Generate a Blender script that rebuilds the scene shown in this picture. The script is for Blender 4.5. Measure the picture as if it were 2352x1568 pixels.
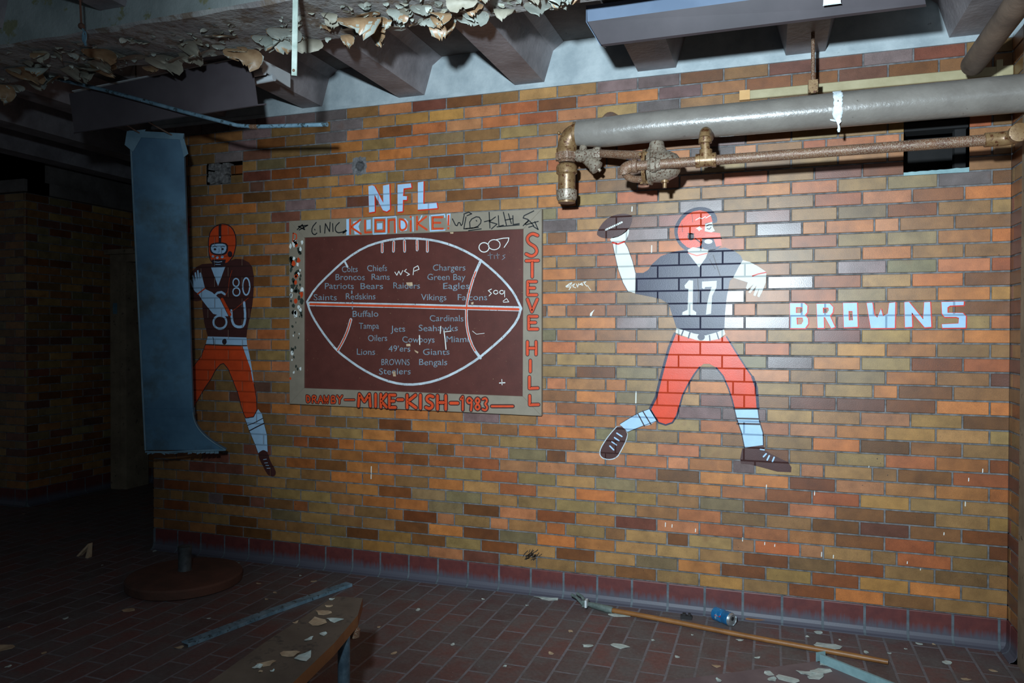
import bpy, bmesh, math, random
from mathutils import Vector, Matrix
from mathutils.geometry import tessellate_polygon
random.seed(7)
S = bpy.context.scene
for o in list(bpy.data.objects): bpy.data.objects.remove(o)
COL = S.collection
PI = math.pi

# ------------------------------------------------------------------ camera
IW, IH, FPX = 2352, 1568, 1740.0
CAM = Vector((3.84929, -4.02077, 1.44970))
YAW, PITCH, ROLL = -0.32955, -0.01066, 0.00254
_cy, _sy, _cp, _sp = math.cos(YAW), math.sin(YAW), math.cos(PITCH), math.sin(PITCH)
FWD = Vector((_sy*_cp, _cy*_cp, _sp)); _r = Vector((_cy, -_sy, 0)); _u = _r.cross(FWD)
RIGHT = math.cos(ROLL)*_r + math.sin(ROLL)*_u
UP = math.cos(ROLL)*_u - math.sin(ROLL)*_r
cd = bpy.data.cameras.new('camera'); cam = bpy.data.objects.new('camera', cd); COL.objects.link(cam)
cd.sensor_width = 36; cd.lens = FPX/IW*36; cd.clip_start = .05; cd.clip_end = 60
M = Matrix((RIGHT, UP, -FWD)).transposed().to_4x4(); M.translation = CAM
cam.matrix_world = M
S.camera = cam

# ------------------------------------------------------------------ light and exposure
S.view_settings.view_transform = 'Standard'; S.view_settings.look = 'None'
S.view_settings.gamma = 1; S.view_settings.use_curve_mapping = False
S.view_settings.exposure = 0.0
w = bpy.data.worlds.new('world'); S.world = w; w.use_nodes = True
bg = w.node_tree.nodes['Background']; bg.inputs[0].default_value = (.6, .7, .8, 1); bg.inputs[1].default_value = .05
LP = Vector((3.56, -4.0, 1.95))         # the photographer's hand torch: a hot cone, plus an added fill lamp as spill
def lamp(name, kind, energy, col, soft):
    l = bpy.data.lights.new(name, kind); l.energy = energy; l.color = col; l.shadow_soft_size = soft
    o = bpy.data.objects.new(name, l); COL.objects.link(o); o.location = LP
    return l, o
ld, lo = lamp('torch', 'SPOT', 985, (.74, .90, 1.0), .05)
ld.spot_size = math.radians(86); ld.spot_blend = 1.0
lo.rotation_euler = (Vector((3.42, 0, 1.93))-LP).to_track_quat('-Z', 'Y').to_euler()
lamp('spill_fill', 'POINT', 84, (.62, .84, 1.0), .06)

def ray(px, py): return (px-IW/2)/FPX*RIGHT - (py-IH/2)/FPX*UP + FWD
def atY(px, py, Y=0.):
    d = ray(px, py); return CAM + (Y-CAM.y)/d.y*d
def atZ(px, py, Z=0.):
    d = ray(px, py); return CAM + (Z-CAM.z)/d.z*d
def atX(px, py, X=0.):
    d = ray(px, py); return CAM + (X-CAM.x)/d.x*d

# ------------------------------------------------------------------ materials
def srgb(*c):
    if len(c) == 1: c = c[0]
    return tuple(((v/255)/12.92 if v/255 <= .04045 else ((v/255+.055)/1.055)**2.4) for v in c)
class NT:
    def __init__(s, name):
        s.m = bpy.data.materials.new(name); s.m.use_nodes = True; s.t = s.m.node_tree; s.n = s.t.nodes
        s.b = s.n['Principled BSDF']
    def N(s, k, **kw):
        n = s.n.new(k)
        for a, v in kw.items():
            if a.startswith('i_'): n.inputs[a[2:].replace('_', ' ')].default_value = v
            else: setattr(n, a, v)
        return n
    def L(s, a, b): s.t.links.new(a, b)
    def noise(s, scale, detail=4, rough=.6, vec=None):
        n = s.N('ShaderNodeTexNoise'); n.inputs['Scale'].default_value = scale; n.inputs['Detail'].default_value = detail
        n.inputs['Roughness'].default_value = rough
        if vec is None:
            if not hasattr(s, 'tc'):
                s.tc = s.N('ShaderNodeNewGeometry')
            vec = s.tc.outputs['Position']
        s.L(vec, n.inputs['Vector']); return n.outputs['Fac']
    def ramp(s, fac, lo, hi, c0=(0, 0, 0, 1), c1=(1, 1, 1, 1)):
        r = s.N('ShaderNodeValToRGB'); r.color_ramp.elements[0].position = lo; r.color_ramp.elements[1].position = hi
        r.color_ramp.elements[0].color = c0; r.color_ramp.elements[1].color = c1
        s.L(fac, r.inputs[0]); return r.outputs[0]
    def mix(s, fac, a, b, mode='MIX'):
        n = s.N('ShaderNodeMix', data_type='RGBA', blend_type=mode)
        for sock, v in ((n.inputs[0], fac), (n.inputs[6], a), (n.inputs[7], b)):
            if hasattr(v, 'is_output') or isinstance(v, bpy.types.NodeSocket): s.L(v, sock)
            elif isinstance(v, (int, float)): sock.default_value = v
            else: sock.default_value = (*v[:3], 1)
        return n.outputs[2]
    def bump(s, h, strength=.3, dist=.002):
        n = s.N('ShaderNodeBump'); n.inputs['Strength'].default_value = strength; n.inputs['Distance'].default_value = dist
        s.L(h, n.inputs['Height']); s.L(n.outputs[0], s.b.inputs['Normal'])
    def out(s, col=None, rough=.5, metal=0., spec=.5):
        if col is not None:
            if isinstance(col, bpy.types.NodeSocket): s.L(col, s.b.inputs['Base Color'])
            else: s.b.inputs['Base Color'].default_value = (*col[:3], 1)
        if isinstance(rough, bpy.types.NodeSocket): s.L(rough, s.b.inputs['Roughness'])
        else: s.b.inputs['Roughness'].default_value = rough
        s.b.inputs['Metallic'].default_value = metal; s.b.inputs['Specular IOR Level'].default_value = spec
        return s.m
def mottled(name, c0, c1, scale=8, rough=.6, metal=0., bscale=60, bstr=.2, bdist=.002, lo=.35, hi=.65, spec=.5, c2=None, s2=40, t2=(.6, .68)):
    t = NT(name); f = t.ramp(t.noise(scale, 5), lo, hi)
    col = t.mix(f, c0, c1)
    if c2 is not None: col = t.mix(t.ramp(t.noise(s2, 5, .7), *t2), col, c2)
    t.bump(t.noise(bscale, 4), bstr, bdist)
    return t.out(col, rough, metal, spec)

MAT = {}
# brick: each brick carries its fired colour as a colour attribute; alpha = gloss
t = NT('brick'); a = t.N('ShaderNodeAttribute', attribute_name='Col')
n1 = t.noise(11, 3); n2 = t.noise(420, 3, .7); n3 = t.noise(5.5, 2)
c = t.mix(1., a.outputs['Color'], t.ramp(n1, .25, .75, (.68, .66, .64, 1), (1.26, 1.26, 1.26, 1)), 'MULTIPLY')
c = t.mix(1., c, t.ramp(n2, .3, .72, (.66, .66, .66, 1), (1.3, 1.3, 1.3, 1)), 'MULTIPLY')
c = t.mix(t.ramp(n3, .62, .74, (0, 0, 0, 1), (.55, .55, .55, 1)), c, srgb(88, 48, 24))
c = t.mix(t.ramp(t.noise(90, 2, .5), .74, .76), c, srgb(40, 26, 20))
t.bump(t.noise(230, 3, .6), .3, .0009)
rr = t.N('ShaderNodeMapRange'); t.L(a.outputs['Alpha'], rr.inputs[0]); rr.inputs[3].default_value = .5; rr.inputs[4].default_value = .25
MAT['brick'] = t.out(c, rr.outputs[0], 0, .5)
MAT['mortar'] = mottled('mortar', srgb(78, 76, 76), srgb(118, 116, 117), 25, .85, bscale=200, bstr=.5)
MAT['mortar_dark'] = mottled('mortar_dark', srgb(92, 84, 76), srgb(128, 120, 108), 25, .9, bscale=200, bstr=.5)
MAT['plaster'] = mottled('plaster', srgb(142, 153, 158), srgb(172, 181, 184), 7, .75, bscale=90, bstr=.35, bdist=.004, c2=srgb(98, 102, 102), s2=16, t2=(.66, .74))
MAT['rubble'] = mottled('rubble', srgb(70, 66, 66), srgb(122, 118, 116), 45, .9, bscale=120, bstr=.8, bdist=.006)
MAT['joist'] = mottled('joist_paint', srgb(112, 104, 106), srgb(146, 138, 140), 5, .5, bscale=38, bstr=.5, bdist=.006, c2=srgb(160, 160, 160), s2=70, t2=(.69, .72))
MAT['soffit'] = mottled('soffit', srgb(74, 66, 62), srgb(108, 100, 96), 4, .8, bscale=40, bstr=.4, bdist=.006, c2=srgb(40, 34, 32), s2=30, t2=(.66, .7))
MAT['beam'] = mottled('beam_paint', srgb(126, 119, 118), srgb(160, 158, 154), 5, .7, bscale=30, bstr=.8, bdist=.01, c2=srgb(118, 104, 92), s2=9, t2=(.52, .6))
MAT['beam_face'] = mottled('beam_face_paint', srgb(112, 120, 118), srgb(146, 152, 150), 3, .8, bscale=50, bstr=.5, bdist=.006, c2=srgb(120, 120, 92), s2=5, t2=(.58, .62))
MAT['flake_front'] = mottled('flake_front', srgb(140, 146, 138), srgb(178, 182, 172), 12, .6, bscale=60, bstr=.2)
MAT['flake_back'] = mottled('flake_back', srgb(136, 106, 78), srgb(166, 136, 104), 20, .38, bscale=80, bstr=.3)
MAT['flake_grey'] = mottled('flake_grey', srgb(132, 128, 114), srgb(160, 154, 138), 12, .6, bscale=60, bstr=.2)
MAT['chip'] = mottled('paint_chip', srgb(165, 178, 172), srgb(195, 200, 192), 30, .6)
MAT['chip_tan'] = mottled('paint_chip_tan', srgb(160, 132, 104), srgb(188, 164, 134), 30, .6)
# floor: long dirty quarry tiles laid at right angles to the painted wall
t = NT('floor_tile'); g = t.N('ShaderNodeNewGeometry'); t.tc = g
sx = t.N('ShaderNodeSeparateXYZ'); t.L(g.outputs['Position'], sx.inputs[0])
cx = t.N('ShaderNodeCombineXYZ'); t.L(sx.outputs[1], cx.inputs[0]); t.L(sx.outputs[0], cx.inputs[1])
mp = t.N('ShaderNodeMapping'); mp.inputs['Location'].default_value = (.085, .045, 0); t.L(cx.outputs[0], mp.inputs[0])
b = t.N('ShaderNodeTexBrick'); t.L(mp.outputs[0], b.inputs['Vector']); b.offset = .5
b.inputs['Scale'].default_value = 1; b.inputs['Brick Width'].default_value = .232; b.inputs['Row Height'].default_value = .116
b.inputs['Mortar Size'].default_value = .0065; b.inputs['Mortar Smooth'].default_value = .25; b.inputs['Bias'].default_value = 0
b.inputs['Color1'].default_value = (*srgb(88, 72, 70), 1); b.inputs['Color2'].default_value = (*srgb(112, 76, 71), 1)
b.inputs['Mortar'].default_value = (*srgb(122, 116, 120), 1)
c = t.mix(t.ramp(t.noise(6, 6, .65), .40, .62, (0, 0, 0, 1), (.8, .8, .8, 1)), b.outputs['Color'], srgb(98, 93, 91))
c = t.mix(t.ramp(t.noise(34, 6, .75), .6, .74, (0, 0, 0, 1), (.7, .7, .7, 1)), c, srgb(128, 122, 116))
c = t.mix(t.ramp(t.noise(150, 2, .6), .735, .75), c, srgb(190, 186, 178))
c = t.mix(1., c, t.ramp(t.noise(60, 4, .7), .3, .7, (.8, .8, .8, 1), (1.15, 1.15, 1.15, 1)), 'MULTIPLY')
inv = t.N('ShaderNodeMath', operation='SUBTRACT'); inv.inputs[0].default_value = 1; t.L(b.outputs['Fac'], inv.inputs[1])
ad = t.N('ShaderNodeMath', operation='ADD'); t.L(inv.outputs[0], ad.inputs[0]); t.L(t.noise(80, 5), ad.inputs[1])
t.bump(ad.outputs[0], .5, .003)
MAT['floor'] = t.out(c, .55, 0, .4)
# red cove tile with pale residue washed up its foot
t = NT('cove_tile'); g = t.N('ShaderNodeNewGeometry'); t.tc = g
sx = t.N('ShaderNodeSeparateXYZ'); t.L(g.outputs['Position'], sx.inputs[0])
st = t.N('ShaderNodeMapping'); st.inputs['Scale'].default_value = (60, 1, 6); t.L(g.outputs['Position'], st.inputs[0])
nn = t.noise(1, 4, .7, st.outputs[0]); ma = t.N('ShaderNodeMath', operation='MULTIPLY_ADD'); t.L(nn, ma.inputs[0]); ma.inputs[1].default_value = .09
t.L(sx.outputs[2], ma.inputs[2])
f = t.ramp(ma.outputs[0], .085, .125, (1, 1, 1, 1), (0, 0, 0, 1))
c = t.mix(t.ramp(t.noise(20, 4), .3, .7), srgb(84, 38, 38), srgb(102, 48, 44))
MAT['cove'] = t.out(t.mix(f, c, srgb(80, 78, 88)), .5, 0, .5); t.bump(t.noise(120, 3), .2, .001)
MAT['cove_mortar'] = mottled('cove_mortar', srgb(74, 80, 86), srgb(100, 108, 114), 20, .8)
def paint(name, rgb, rough=.42, var=.12, wear=None, spec=.4):
    """a coat of brush paint, and a rougher copy for the raked joints, darkened for grime and groove shade"""
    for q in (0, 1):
        t = NT(name+('_in_joint' if q else '')); c0 = srgb(*(v*(.8 if q else 1) for v in rgb))  # joint copy darker: grime, and the groove's shade put into the colour
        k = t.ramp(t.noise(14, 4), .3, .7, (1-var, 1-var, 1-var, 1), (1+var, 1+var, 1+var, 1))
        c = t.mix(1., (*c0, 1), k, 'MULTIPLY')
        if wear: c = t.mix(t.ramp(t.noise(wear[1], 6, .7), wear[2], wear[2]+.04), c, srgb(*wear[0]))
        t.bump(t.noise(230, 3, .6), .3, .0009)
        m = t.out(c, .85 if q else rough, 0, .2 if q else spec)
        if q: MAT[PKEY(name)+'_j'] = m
    return [mm for mm in bpy.data.materials if mm.name == name][0]
_keys = {}
def PKEY(n): return n
MAT['p_white'] = paint('p_white', (214, 218, 214), .5, .05, None, .2)
MAT['p_white_bluish'] = paint('p_white_bluish', (158, 190, 218), .42, .08)  # white paint with the torch's bluer spill put into its colour
MAT['p_orange'] = paint('p_orange', (206, 62, 28), .36, .1, None, .35)
MAT['p_orange2'] = paint('p_orange2', (196, 66, 26), .5, .14)
MAT['p_red'] = paint('p_red', (196, 44, 26), .45, .1)
MAT['p_pink'] = paint('p_pink', (224, 128, 116), .5, .1)
MAT['p_dark'] = paint('p_dark', (46, 46, 66), .36, .12, None, .3)
MAT['p_brown'] = paint('p_brown', (66, 36, 34), .4, .12)
MAT['p_line'] = paint('p_line', (46, 34, 40), .45, .1)
MAT['p_soot'] = paint('p_soot', (58, 44, 32), .7, .25)
MAT['p_black'] = paint('black_marker', (26, 28, 30), .4, .1)
MAT['p_panel'] = paint('panel_paint', (82, 42, 36), .42, .12, ((168, 140, 100), 70, .67))
MAT['p_chalk'] = paint('chalky_white_paint', (176, 186, 192), .7, .2, ((96, 60, 50), 90, .6))
MAT['p_letter'] = paint('faded_blue_paint', (112, 130, 142), .7, .2, ((90, 55, 48), 120, .6))
MAT['p_frame'] = paint('frame_paint', (130, 119, 104), .55, .08, ((90, 84, 74), 50, .7))
MAT['p_frame_peel'] = paint('peeled_frame', (44, 50, 42), .7, .2)
MAT['galv'] = mottled('galvanised_sheet', srgb(56, 90, 114), srgb(78, 116, 140), 4, .5, .15, 120, .15, .001, c2=srgb(58, 74, 80), s2=3, t2=(.5, .7))
MAT['galv_light'] = mottled('galvanised_edge', srgb(84, 114, 130), srgb(110, 140, 156), 6, .45, .15)
MAT['steel_paint'] = mottled('painted_steel', srgb(58, 53, 57), srgb(68, 62, 66), 4, .4, .1, 300, .06, .0005)
MAT['steel_dark'] = mottled('dark_steel', srgb(84, 76, 80), srgb(96, 88, 92), 4, .45, .1, 300, .06, .0005)
MAT['steel_white'] = mottled('white_enamel', srgb(196, 200, 202), srgb(214, 216, 216), 6, .35)
MAT['strip_face'] = mottled('strip_face', srgb(92, 106, 126), srgb(106, 120, 140), 3, .35, .1, 300, .05, .0005)
MAT['tube'] = mottled('frosted_tube', srgb(200, 206, 210), srgb(220, 224, 226), 6, .3)
MAT['insul'] = mottled('pipe_jacket', srgb(112, 106, 100), srgb(130, 124, 117), 5, .3, 0, 48, .4, .004, c2=srgb(84, 78, 72), s2=26, t2=(.66, .72))
MAT['brass'] = mottled('painted_fitting', srgb(114, 86, 56), srgb(140, 112, 78), 16, .38, .25, 90, .35, .002, c2=srgb(82, 46, 26), s2=60, t2=(.53, .6))
MAT['silver'] = mottled('aluminium_paint', srgb(126, 114, 100), srgb(154, 142, 126), 14, .4, .25, 90, .4, .002, c2=srgb(76, 44, 28), s2=110, t2=(.52, .6))
MAT['rust'] = mottled('rusty_pipe', srgb(84, 50, 34), srgb(112, 76, 52), 12, .5, .1, 120, .5, .002, c2=srgb(150, 136, 118), s2=300, t2=(.5, .6))
MAT['rust_dark'] = mottled('dark_rust', srgb(70, 46, 36), srgb(96, 60, 46), 6, .8, 0, 60, .4, .003)
MAT['pipe_dark'] = mottled('dirty_brown_pipe', srgb(84, 70, 60), srgb(112, 94, 80), 8, .6, 0, 60, .4, .004)
MAT['cream'] = mottled('cream_plastic', srgb(154, 142, 108), srgb(170, 158, 124), 8, .45)
MAT['tan_plastic'] = mottled('tan_plastic', srgb(196, 150, 92), srgb(208, 164, 106), 8, .45)
MAT['cloth'] = mottled('ragged_white_cloth', srgb(214, 228, 234), srgb(240, 246, 248), 60, .9, 0, 220, .8, .004)
MAT['strap'] = mottled('painted_strap', srgb(150, 168, 158), srgb(204, 216, 206), 14, .5, .1, c2=srgb(112, 118, 92), s2=18, t2=(.6, .66))
MAT['conduit'] = mottled('blue_grey_conduit', srgb(104, 138, 156), srgb(140, 172, 190), 18, .4, .3, c2=srgb(70, 84, 88), s2=40, t2=(.56, .62))
MAT['wood'] = mottled('dusty_plank', srgb(82, 68, 56), srgb(102, 86, 72), 7, .75, 0, 90, .3, .002, c2=srgb(66, 56, 48), s2=14, t2=(.55, .65))
MAT['wood_edge'] = mottled('plank_edge', srgb(124, 78, 40), srgb(142, 94, 52), 9, .7)
MAT['handle'] = mottled('varnished_handle', srgb(122, 78, 38), srgb(146, 98, 52), 10, .45)
MAT['leg'] = mottled('blue_grey_leg', srgb(66, 84, 96), srgb(96, 116, 128), 24, .4, .3, c2=srgb(140, 156, 164), s2=60, t2=(.66, .7))
MAT['iron'] = mottled('dark_iron', srgb(58, 62, 64), srgb(82, 86, 88), 24, .6, .2, 80, .4, .003)
MAT['clamp'] = mottled('clamp_metal', srgb(86, 98, 94), srgb(116, 128, 122), 30, .5, .2, 80, .4, .003)
MAT['can_blue'] = mottled('blue_can', srgb(36, 116, 176), srgb(60, 146, 204), 20, .28, .5, c2=srgb(180, 200, 210), s2=26, t2=(.6, .63))
MAT['can_metal'] = mottled('aluminium', srgb(176, 184, 188), srgb(200, 206, 208), 30, .3, .8)
MAT['can_red'] = paint('can_red', (170, 50, 50), .3)
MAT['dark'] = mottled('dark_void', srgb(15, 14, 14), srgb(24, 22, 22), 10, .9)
MAT['tray'] = mottled('dusty_sheet', srgb(98, 82, 84), srgb(118, 102, 102), 5, .6, 0, 60, .15, .001)
MAT['sill'] = mottled('sill', srgb(110, 140, 144), srgb(136, 166, 168), 12, .6)
MAT['black_rubber'] = mottled('black_rubber', srgb(24, 22, 22), srgb(34, 30, 30), 12, .6)
MAT['frame_wood'] = mottled('door_frame', srgb(112, 96, 78), srgb(140, 122, 100), 6, .7, 0, 40, .4, .004, c2=srgb(70, 58, 46), s2=22, t2=(.6, .68))

# ------------------------------------------------------------------ mesh helpers
def link(name, bm, mats, parent=None, smooth=False):
    me = bpy.data.meshes.new(name); bm.normal_update(); bm.to_mesh(me); bm.free()
    for m in (mats if isinstance(mats, (list, tuple)) else [mats]): me.materials.append(MAT[m])
    if smooth:
        for p in me.polygons: p.use_smooth = True
        try: me.set_sharp_from_angle(angle=math.radians(38))
        except Exception: pass
    o = bpy.data.objects.new(name, me); COL.objects.link(o)
    if parent is not None: setpar(o, parent)
    return o
def setpar(o, parent):
    bpy.context.view_layer.update()
    o.parent = parent
    o.matrix_parent_inverse = Matrix.Identity(4)
    if parent.parent is not None: off = parent.location + parent.parent.location
    else: off = parent.location
    o.location = o.location - off
def tag(o, label, cat, group=None):
    o['label'] = label; o['category'] = cat
    if group: o['group'] = group
    return o
def thing(name, loc, label, cat, group=None):
    o = bpy.data.objects.new(name, None); COL.objects.link(o); o.location = loc; o.empty_display_size = .05
    return tag(o, label, cat, group)
def struct(o): o['kind'] = 'structure'; return o
def part(name, bm, mats, parent, smooth=False, label=None):
    o = link(name, bm, mats, parent, smooth)
    if label: o['label'] = label
    return o
NB = bmesh.new
def box(bm, a, b, mi=0, rot=None, piv=None):
    (x0, y0, z0), (x1, y1, z1) = a, b
    v = [bm.verts.new(p) for p in ((x0,y0,z0),(x1,y0,z0),(x1,y1,z0),(x0,y1,z0),(x0,y0,z1),(x1,y0,z1),(x1,y1,z1),(x0,y1,z1))]
    if rot is not None:
        for q in v: q.co = rot @ (q.co - piv) + piv
    fs = [bm.faces.new([v[i] for i in f]) for f in ((3,2,1,0),(4,5,6,7),(0,1,5,4),(1,2,6,5),(2,3,7,6),(3,0,4,7))]
    for f in fs: f.material_index = mi
    return fs
def prism(bm, pts, d, mi=0, mi_side=None):
    """closed loop of 3-D points pushed by vector d"""
    d = Vector(d); a = [bm.verts.new(p) for p in pts]; b = [bm.verts.new(Vector(p)+d) for p in pts]; n = len(pts)
    f = bm.faces.new(a); f.material_index = mi; f = bm.faces.new(b[::-1]); f.material_index = mi
    for i in range(n):
        q = bm.faces.new((a[i], b[i], b[(i+1) % n], a[(i+1) % n])); q.material_index = mi if mi_side is None else mi_side
def frame_of(d):
    d = Vector(d).normalized(); a = Vector((0, 0, 1)) if abs(d.z) < .9 else Vector((1, 0, 0))
    u = d.cross(a).normalized(); return d, u, u.cross(d).normalized()
def tube(bm, pts, r, seg=20, cap=True, mi=0):
    """tube along a polyline; r a number or one radius per point"""
    pts = [Vector(p) for p in pts]; n = len(pts); rs = r if isinstance(r, (list, tuple)) else [r]*n
    rings = []; pu = None
    for i, p in enumerate(pts):
        d = (pts[min(i+1, n-1)] - pts[max(i-1, 0)])
        if d.length < 1e-9: d = pts[1]-pts[0]
        d.normalize()
        if pu is None: d, u, v = frame_of(d)
        else:
            u = (pu - d*pu.dot(d)).normalized(); v = u.cross(d)
        pu = u
        rings.append([bm.verts.new(p + rs[i]*(math.cos(2*PI*k/seg)*u + math.sin(2*PI*k/seg)*v)) for k in range(seg)])
    for a, b in zip(rings, rings[1:]):
        for k in range(seg):
            f = bm.faces.new((a[k], a[(k+1) % seg], b[(k+1) % seg], b[k])); f.material_index = mi
    if cap:
        for rg in (rings[0][::-1], rings[-1]):
            f = bm.faces.new(rg); f.material_index = mi
    bmesh.ops.recalc_face_normals(bm, faces=bm.faces)
def lathe(bm, p, axis, prof, seg=24, mi=0):
    """prof: (distance along axis, radius) pairs"""
    d = Vector(axis).normalized(); pts = []; rs = []
    for a, r in prof: pts.append(Vector(p)+d*a); rs.append(max(r, 1e-4))
    _, u, v = frame_of(d)
    rings = [[bm.verts.new(q + r*(math.cos(2*PI*k/seg)*u + math.sin(2*PI*k/seg)*v)) for k in range(seg)] for q, r in zip(pts, rs)]
    for a, b in zip(rings, rings[1:]):
        for k in range(seg):
            f = bm.faces.new((a[k], a[(k+1) % seg], b[(k+1) % seg], b[k])); f.material_index = mi
    for rg in (rings[0][::-1], rings[-1]):
        f = bm.faces.new(rg); f.material_index = mi
    bmesh.ops.recalc_face_normals(bm, faces=bm.faces)
def arc(p0, p1, c, n=8):
    """quadratic curve"""
    p0, p1, c = Vector(p0), Vector(p1), Vector(c)
    return [p0*(1-s)**2 + 2*c*s*(1-s) + p1*s*s for s in [i/n for i in range(n+1)]]

# ------------------------------------------------------------------ brick walls
HB, LB, Z0 = .0667, .21856, .140          # course height, brick length, top of the cove base
XR, XL = 4.884, -.066                     # ends of the painted wall
JX = [.082,1.049,2.022,3.004,3.982,4.972,5.955,6.961,7.964,8.965,9.972,10.981,11.993,13.007,14.013,15.022,16.028,17.028,18.02,19.001,20.0,20.987,21.994]
def jx(t):
    i = math.floor(t); i0 = min(max(i, 0), 21); f = t - i0
    return (JX[i0] + (JX[i0+1]-JX[i0])*f)*LB
CLS = dict(O=(162,98,48), S=(160,101,64), R=(150,84,46), T=(140,106,62), Y=(154,114,58), B=(130,91,53), D=(110,64,31), M=(106,64,50), P=(112,93,91), G=(120,100,68))
GLOSS = dict(P=1., M=.7, D=.35, B=.35, S=.25, O=.2, R=.25, T=.2, Y=.15, G=.25)
ROWS = """BBBDDTTTYTSMTTTDTYTDOBBB
BBTDBBTDYDTDTDTGODYDYOB
BDBBBGTTBDODGOOTTTDBDBBB
BBBPDMBRTSBODSBSBOTBTDTSRSTTRB
MDDDBTTBOOGDSDOMSRRBDRTD
BBBBTTBODGGTTTTBRBBDMBD
BBMMBTBOOBOTRTOYBGDSDDTY
BBMBBODORBTRTTGBORDRYTB
BBBBMTTOODRRSSBSDOODSBOO
BBBBBBBRDOORBDSSGDSSRSOPTSTBDR
BBBBBBOTODOBTDTTSTDBTROD
BBBBBSBBDOOBOOGBOBBODBB
BBBBDOBTOOOPBSOOTOSSOYTT
BBBMSSSBBBBBSRRGPPTBSYD
BBDBMTBTBOBTBBOGTMBMMDOO
BBBBBSSBTBTBTBTBTSBOTOOTTOTODB
BBBBOSBTBTBTBTDGBPSBGOBM
BBBBTGBTBTBTGTTBTGPOTDR
BBBBSOBTBTBTBRTOOTRTYOBT
BBBSRBTBTBTBGSBTTSTMYOO
BBBBGOBTBTBTBTOPTPPSMBTR
BBBBBBTBTBTBTBTBDSRRBBPSBBBBBD
BBBBODBTBTBTBORBBPBSGBOY
BBBOOBTBTBTBTTOBBBPRTOD
BBBBDOBTBTBTBODOBBSTPGSR
BBBYBBTBTBTBTBRRBTBTOTB
BBBBDBBTBTBTBORSORYRTGBO
BBBBTTSBTBTBTBTBTDSSPOBYPOOSBB
BBBBOOPTBTBTBPTMMBMTGDBT
BTBOBMTBTBTBGSBBPTBRSRO
BBBBBMTSOOSTTOYRTTORTGPD
BBBOBPTMOSDDOOBSSRTMDBB
BBBODBTOOBBSRTTDBTBTBBBB
BBBBBMBDTSTTBTRSRRBBPOPSBRRSBB
BBBBMDDPSBDBSTBSBPBTTYRB
BBBTGDDTOTOOSBPBSBPBTBB
BBBPMBGOTRGBTTTBPTBTBBTB
BBBPDBPSDRSRRSTPBYBBBBB
BBBBPBBPBYYSRDSOPBDDMDBB
PPPPPPPBSMDBTTPPDBMMPMB""".split()
GAP = .0043
def row_joints(k):
    """joint positions (in brick units) of course k of the painted wall"""
    n = len(ROWS[k])
    if n == 24: j = [i for i in range(23)]
    elif n == 23: j = [i+.5 for i in range(22)]
    else:
        j = []
        for i in range(14): j += [.25+1.5*i, .75+1.5*i]
        j.append(21.32)
    return j
# openings cut through the painted wall: (x0, x1, z0, z1)
def rect_from(px):
    a = [atY(*p) for p in px]; return (min(p.x for p in a), max(p.x for p in a), min(p.z for p in a), max(p.z for p in a))
def snapz(z): return Z0 + round((z-Z0)/HB)*HB
V1 = rect_from([(2076, 303), (2223, 297), (2076, 403), (2226, 395)]); V1 = (V1[0], V1[1], Z0+31*HB, Z0+35*HB-.012)
_h = rect_from([(474, 366), (557, 360), (476, 424), (553, 418)]); V2 = (_h[0], _h[1], Z0+34*HB, Z0+36*HB+.004)
_c = atY(825, 381); V3 = (_c.x-.045, _c.x+.045, _c.z-.05, _c.z+.05)
HOLES = [V1, V2, V3]
def rect_minus(rs, h):
    out = []
    for (a, b, c, d) in rs:
        if b <= h[0] or a >= h[1] or d <= h[2] or c >= h[3]: out.append((a, b, c, d)); continue
        if a < h[0]: out.append((a, h[0], c, d)); a = h[0]
        if b > h[1]: out.append((h[1], b, c, d)); b = h[1]
        if c < h[2]: out.append((a, b, c, h[2])); c = h[2]
        if d > h[3]: out.append((a, b, h[3], d))
    return out
class BrickMesh:
    def __init__(s, origin, udir, ndir):
        s.bm = NB(); s.lay = s.bm.loops.layers.float_color.new('Col'); s.o, s.u, s.n = Vector(origin), Vector(udir), Vector(ndir)
    def P(s, u, z, d): return s.o + s.u*u + Vector((0, 0, z)) + s.n*d
    def brick(s, a, b, c, d, col, gloss, depth=.02):
        e = .0016; r = random.Random(int(a*977+c*7919))
        j = r.uniform(-.0006, .0006)
        out = [(a, c), (b, c), (b, d), (a, d)]; inn = [(a+e, c+e), (b-e, c+e), (b-e, d-e), (a+e, d-e)]
        f0 = [s.bm.verts.new(s.P(x, z, j)) for x, z in inn]
        f1 = [s.bm.verts.new(s.P(x, z, j-e)) for x, z in out]
        f2 = [s.bm.verts.new(s.P(x, z, -depth)) for x, z in out]
        fs = [s.bm.faces.new(f0)]
        for i in range(4):
            k = (i+1) % 4
            fs.append(s.bm.faces.new((f1[i], f1[k], f0[k], f0[i]))); fs.append(s.bm.faces.new((f2[i], f2[k], f1[k], f1[i])))
        for f in fs:
            for l in f.loops: l[s.lay] = (*col, gloss)
    def rects(s, rs, d, mi):
        for a, b, c, e in rs:
            f = s.bm.faces.new([s.bm.verts.new(s.P(x, z, d)) for x, z in ((a, c), (b, c), (b, e), (a, e))]); f.material_index = mi
    def done(s, name):
        bmesh.ops.recalc_face_normals(s.bm, faces=s.bm.faces)
        # every face of an open sheet looks the way the wall faces
        for f in s.bm.faces:
            if abs(f.normal.dot(s.n)) > .9 and f.normal.dot(s.n) < 0: f.normal_flip()
        return link(name, s.bm, ['brick', 'mortar'])
def brick_col(ch, r):
    c = CLS[ch]; k = r.uniform(.88, 1.12); w_ = r.uniform(-6, 6)
    return srgb(*(min(255, max(0, v*k + (w_ if i == 0 else -w_*.5))) for i, v in enumerate(c)))
CELLS = []      # per course: list of (x0,x1) bricks, z0, z1
bw = BrickMesh((0, 0, 0), (1, 0, 0), (0, -1, 0))
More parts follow.
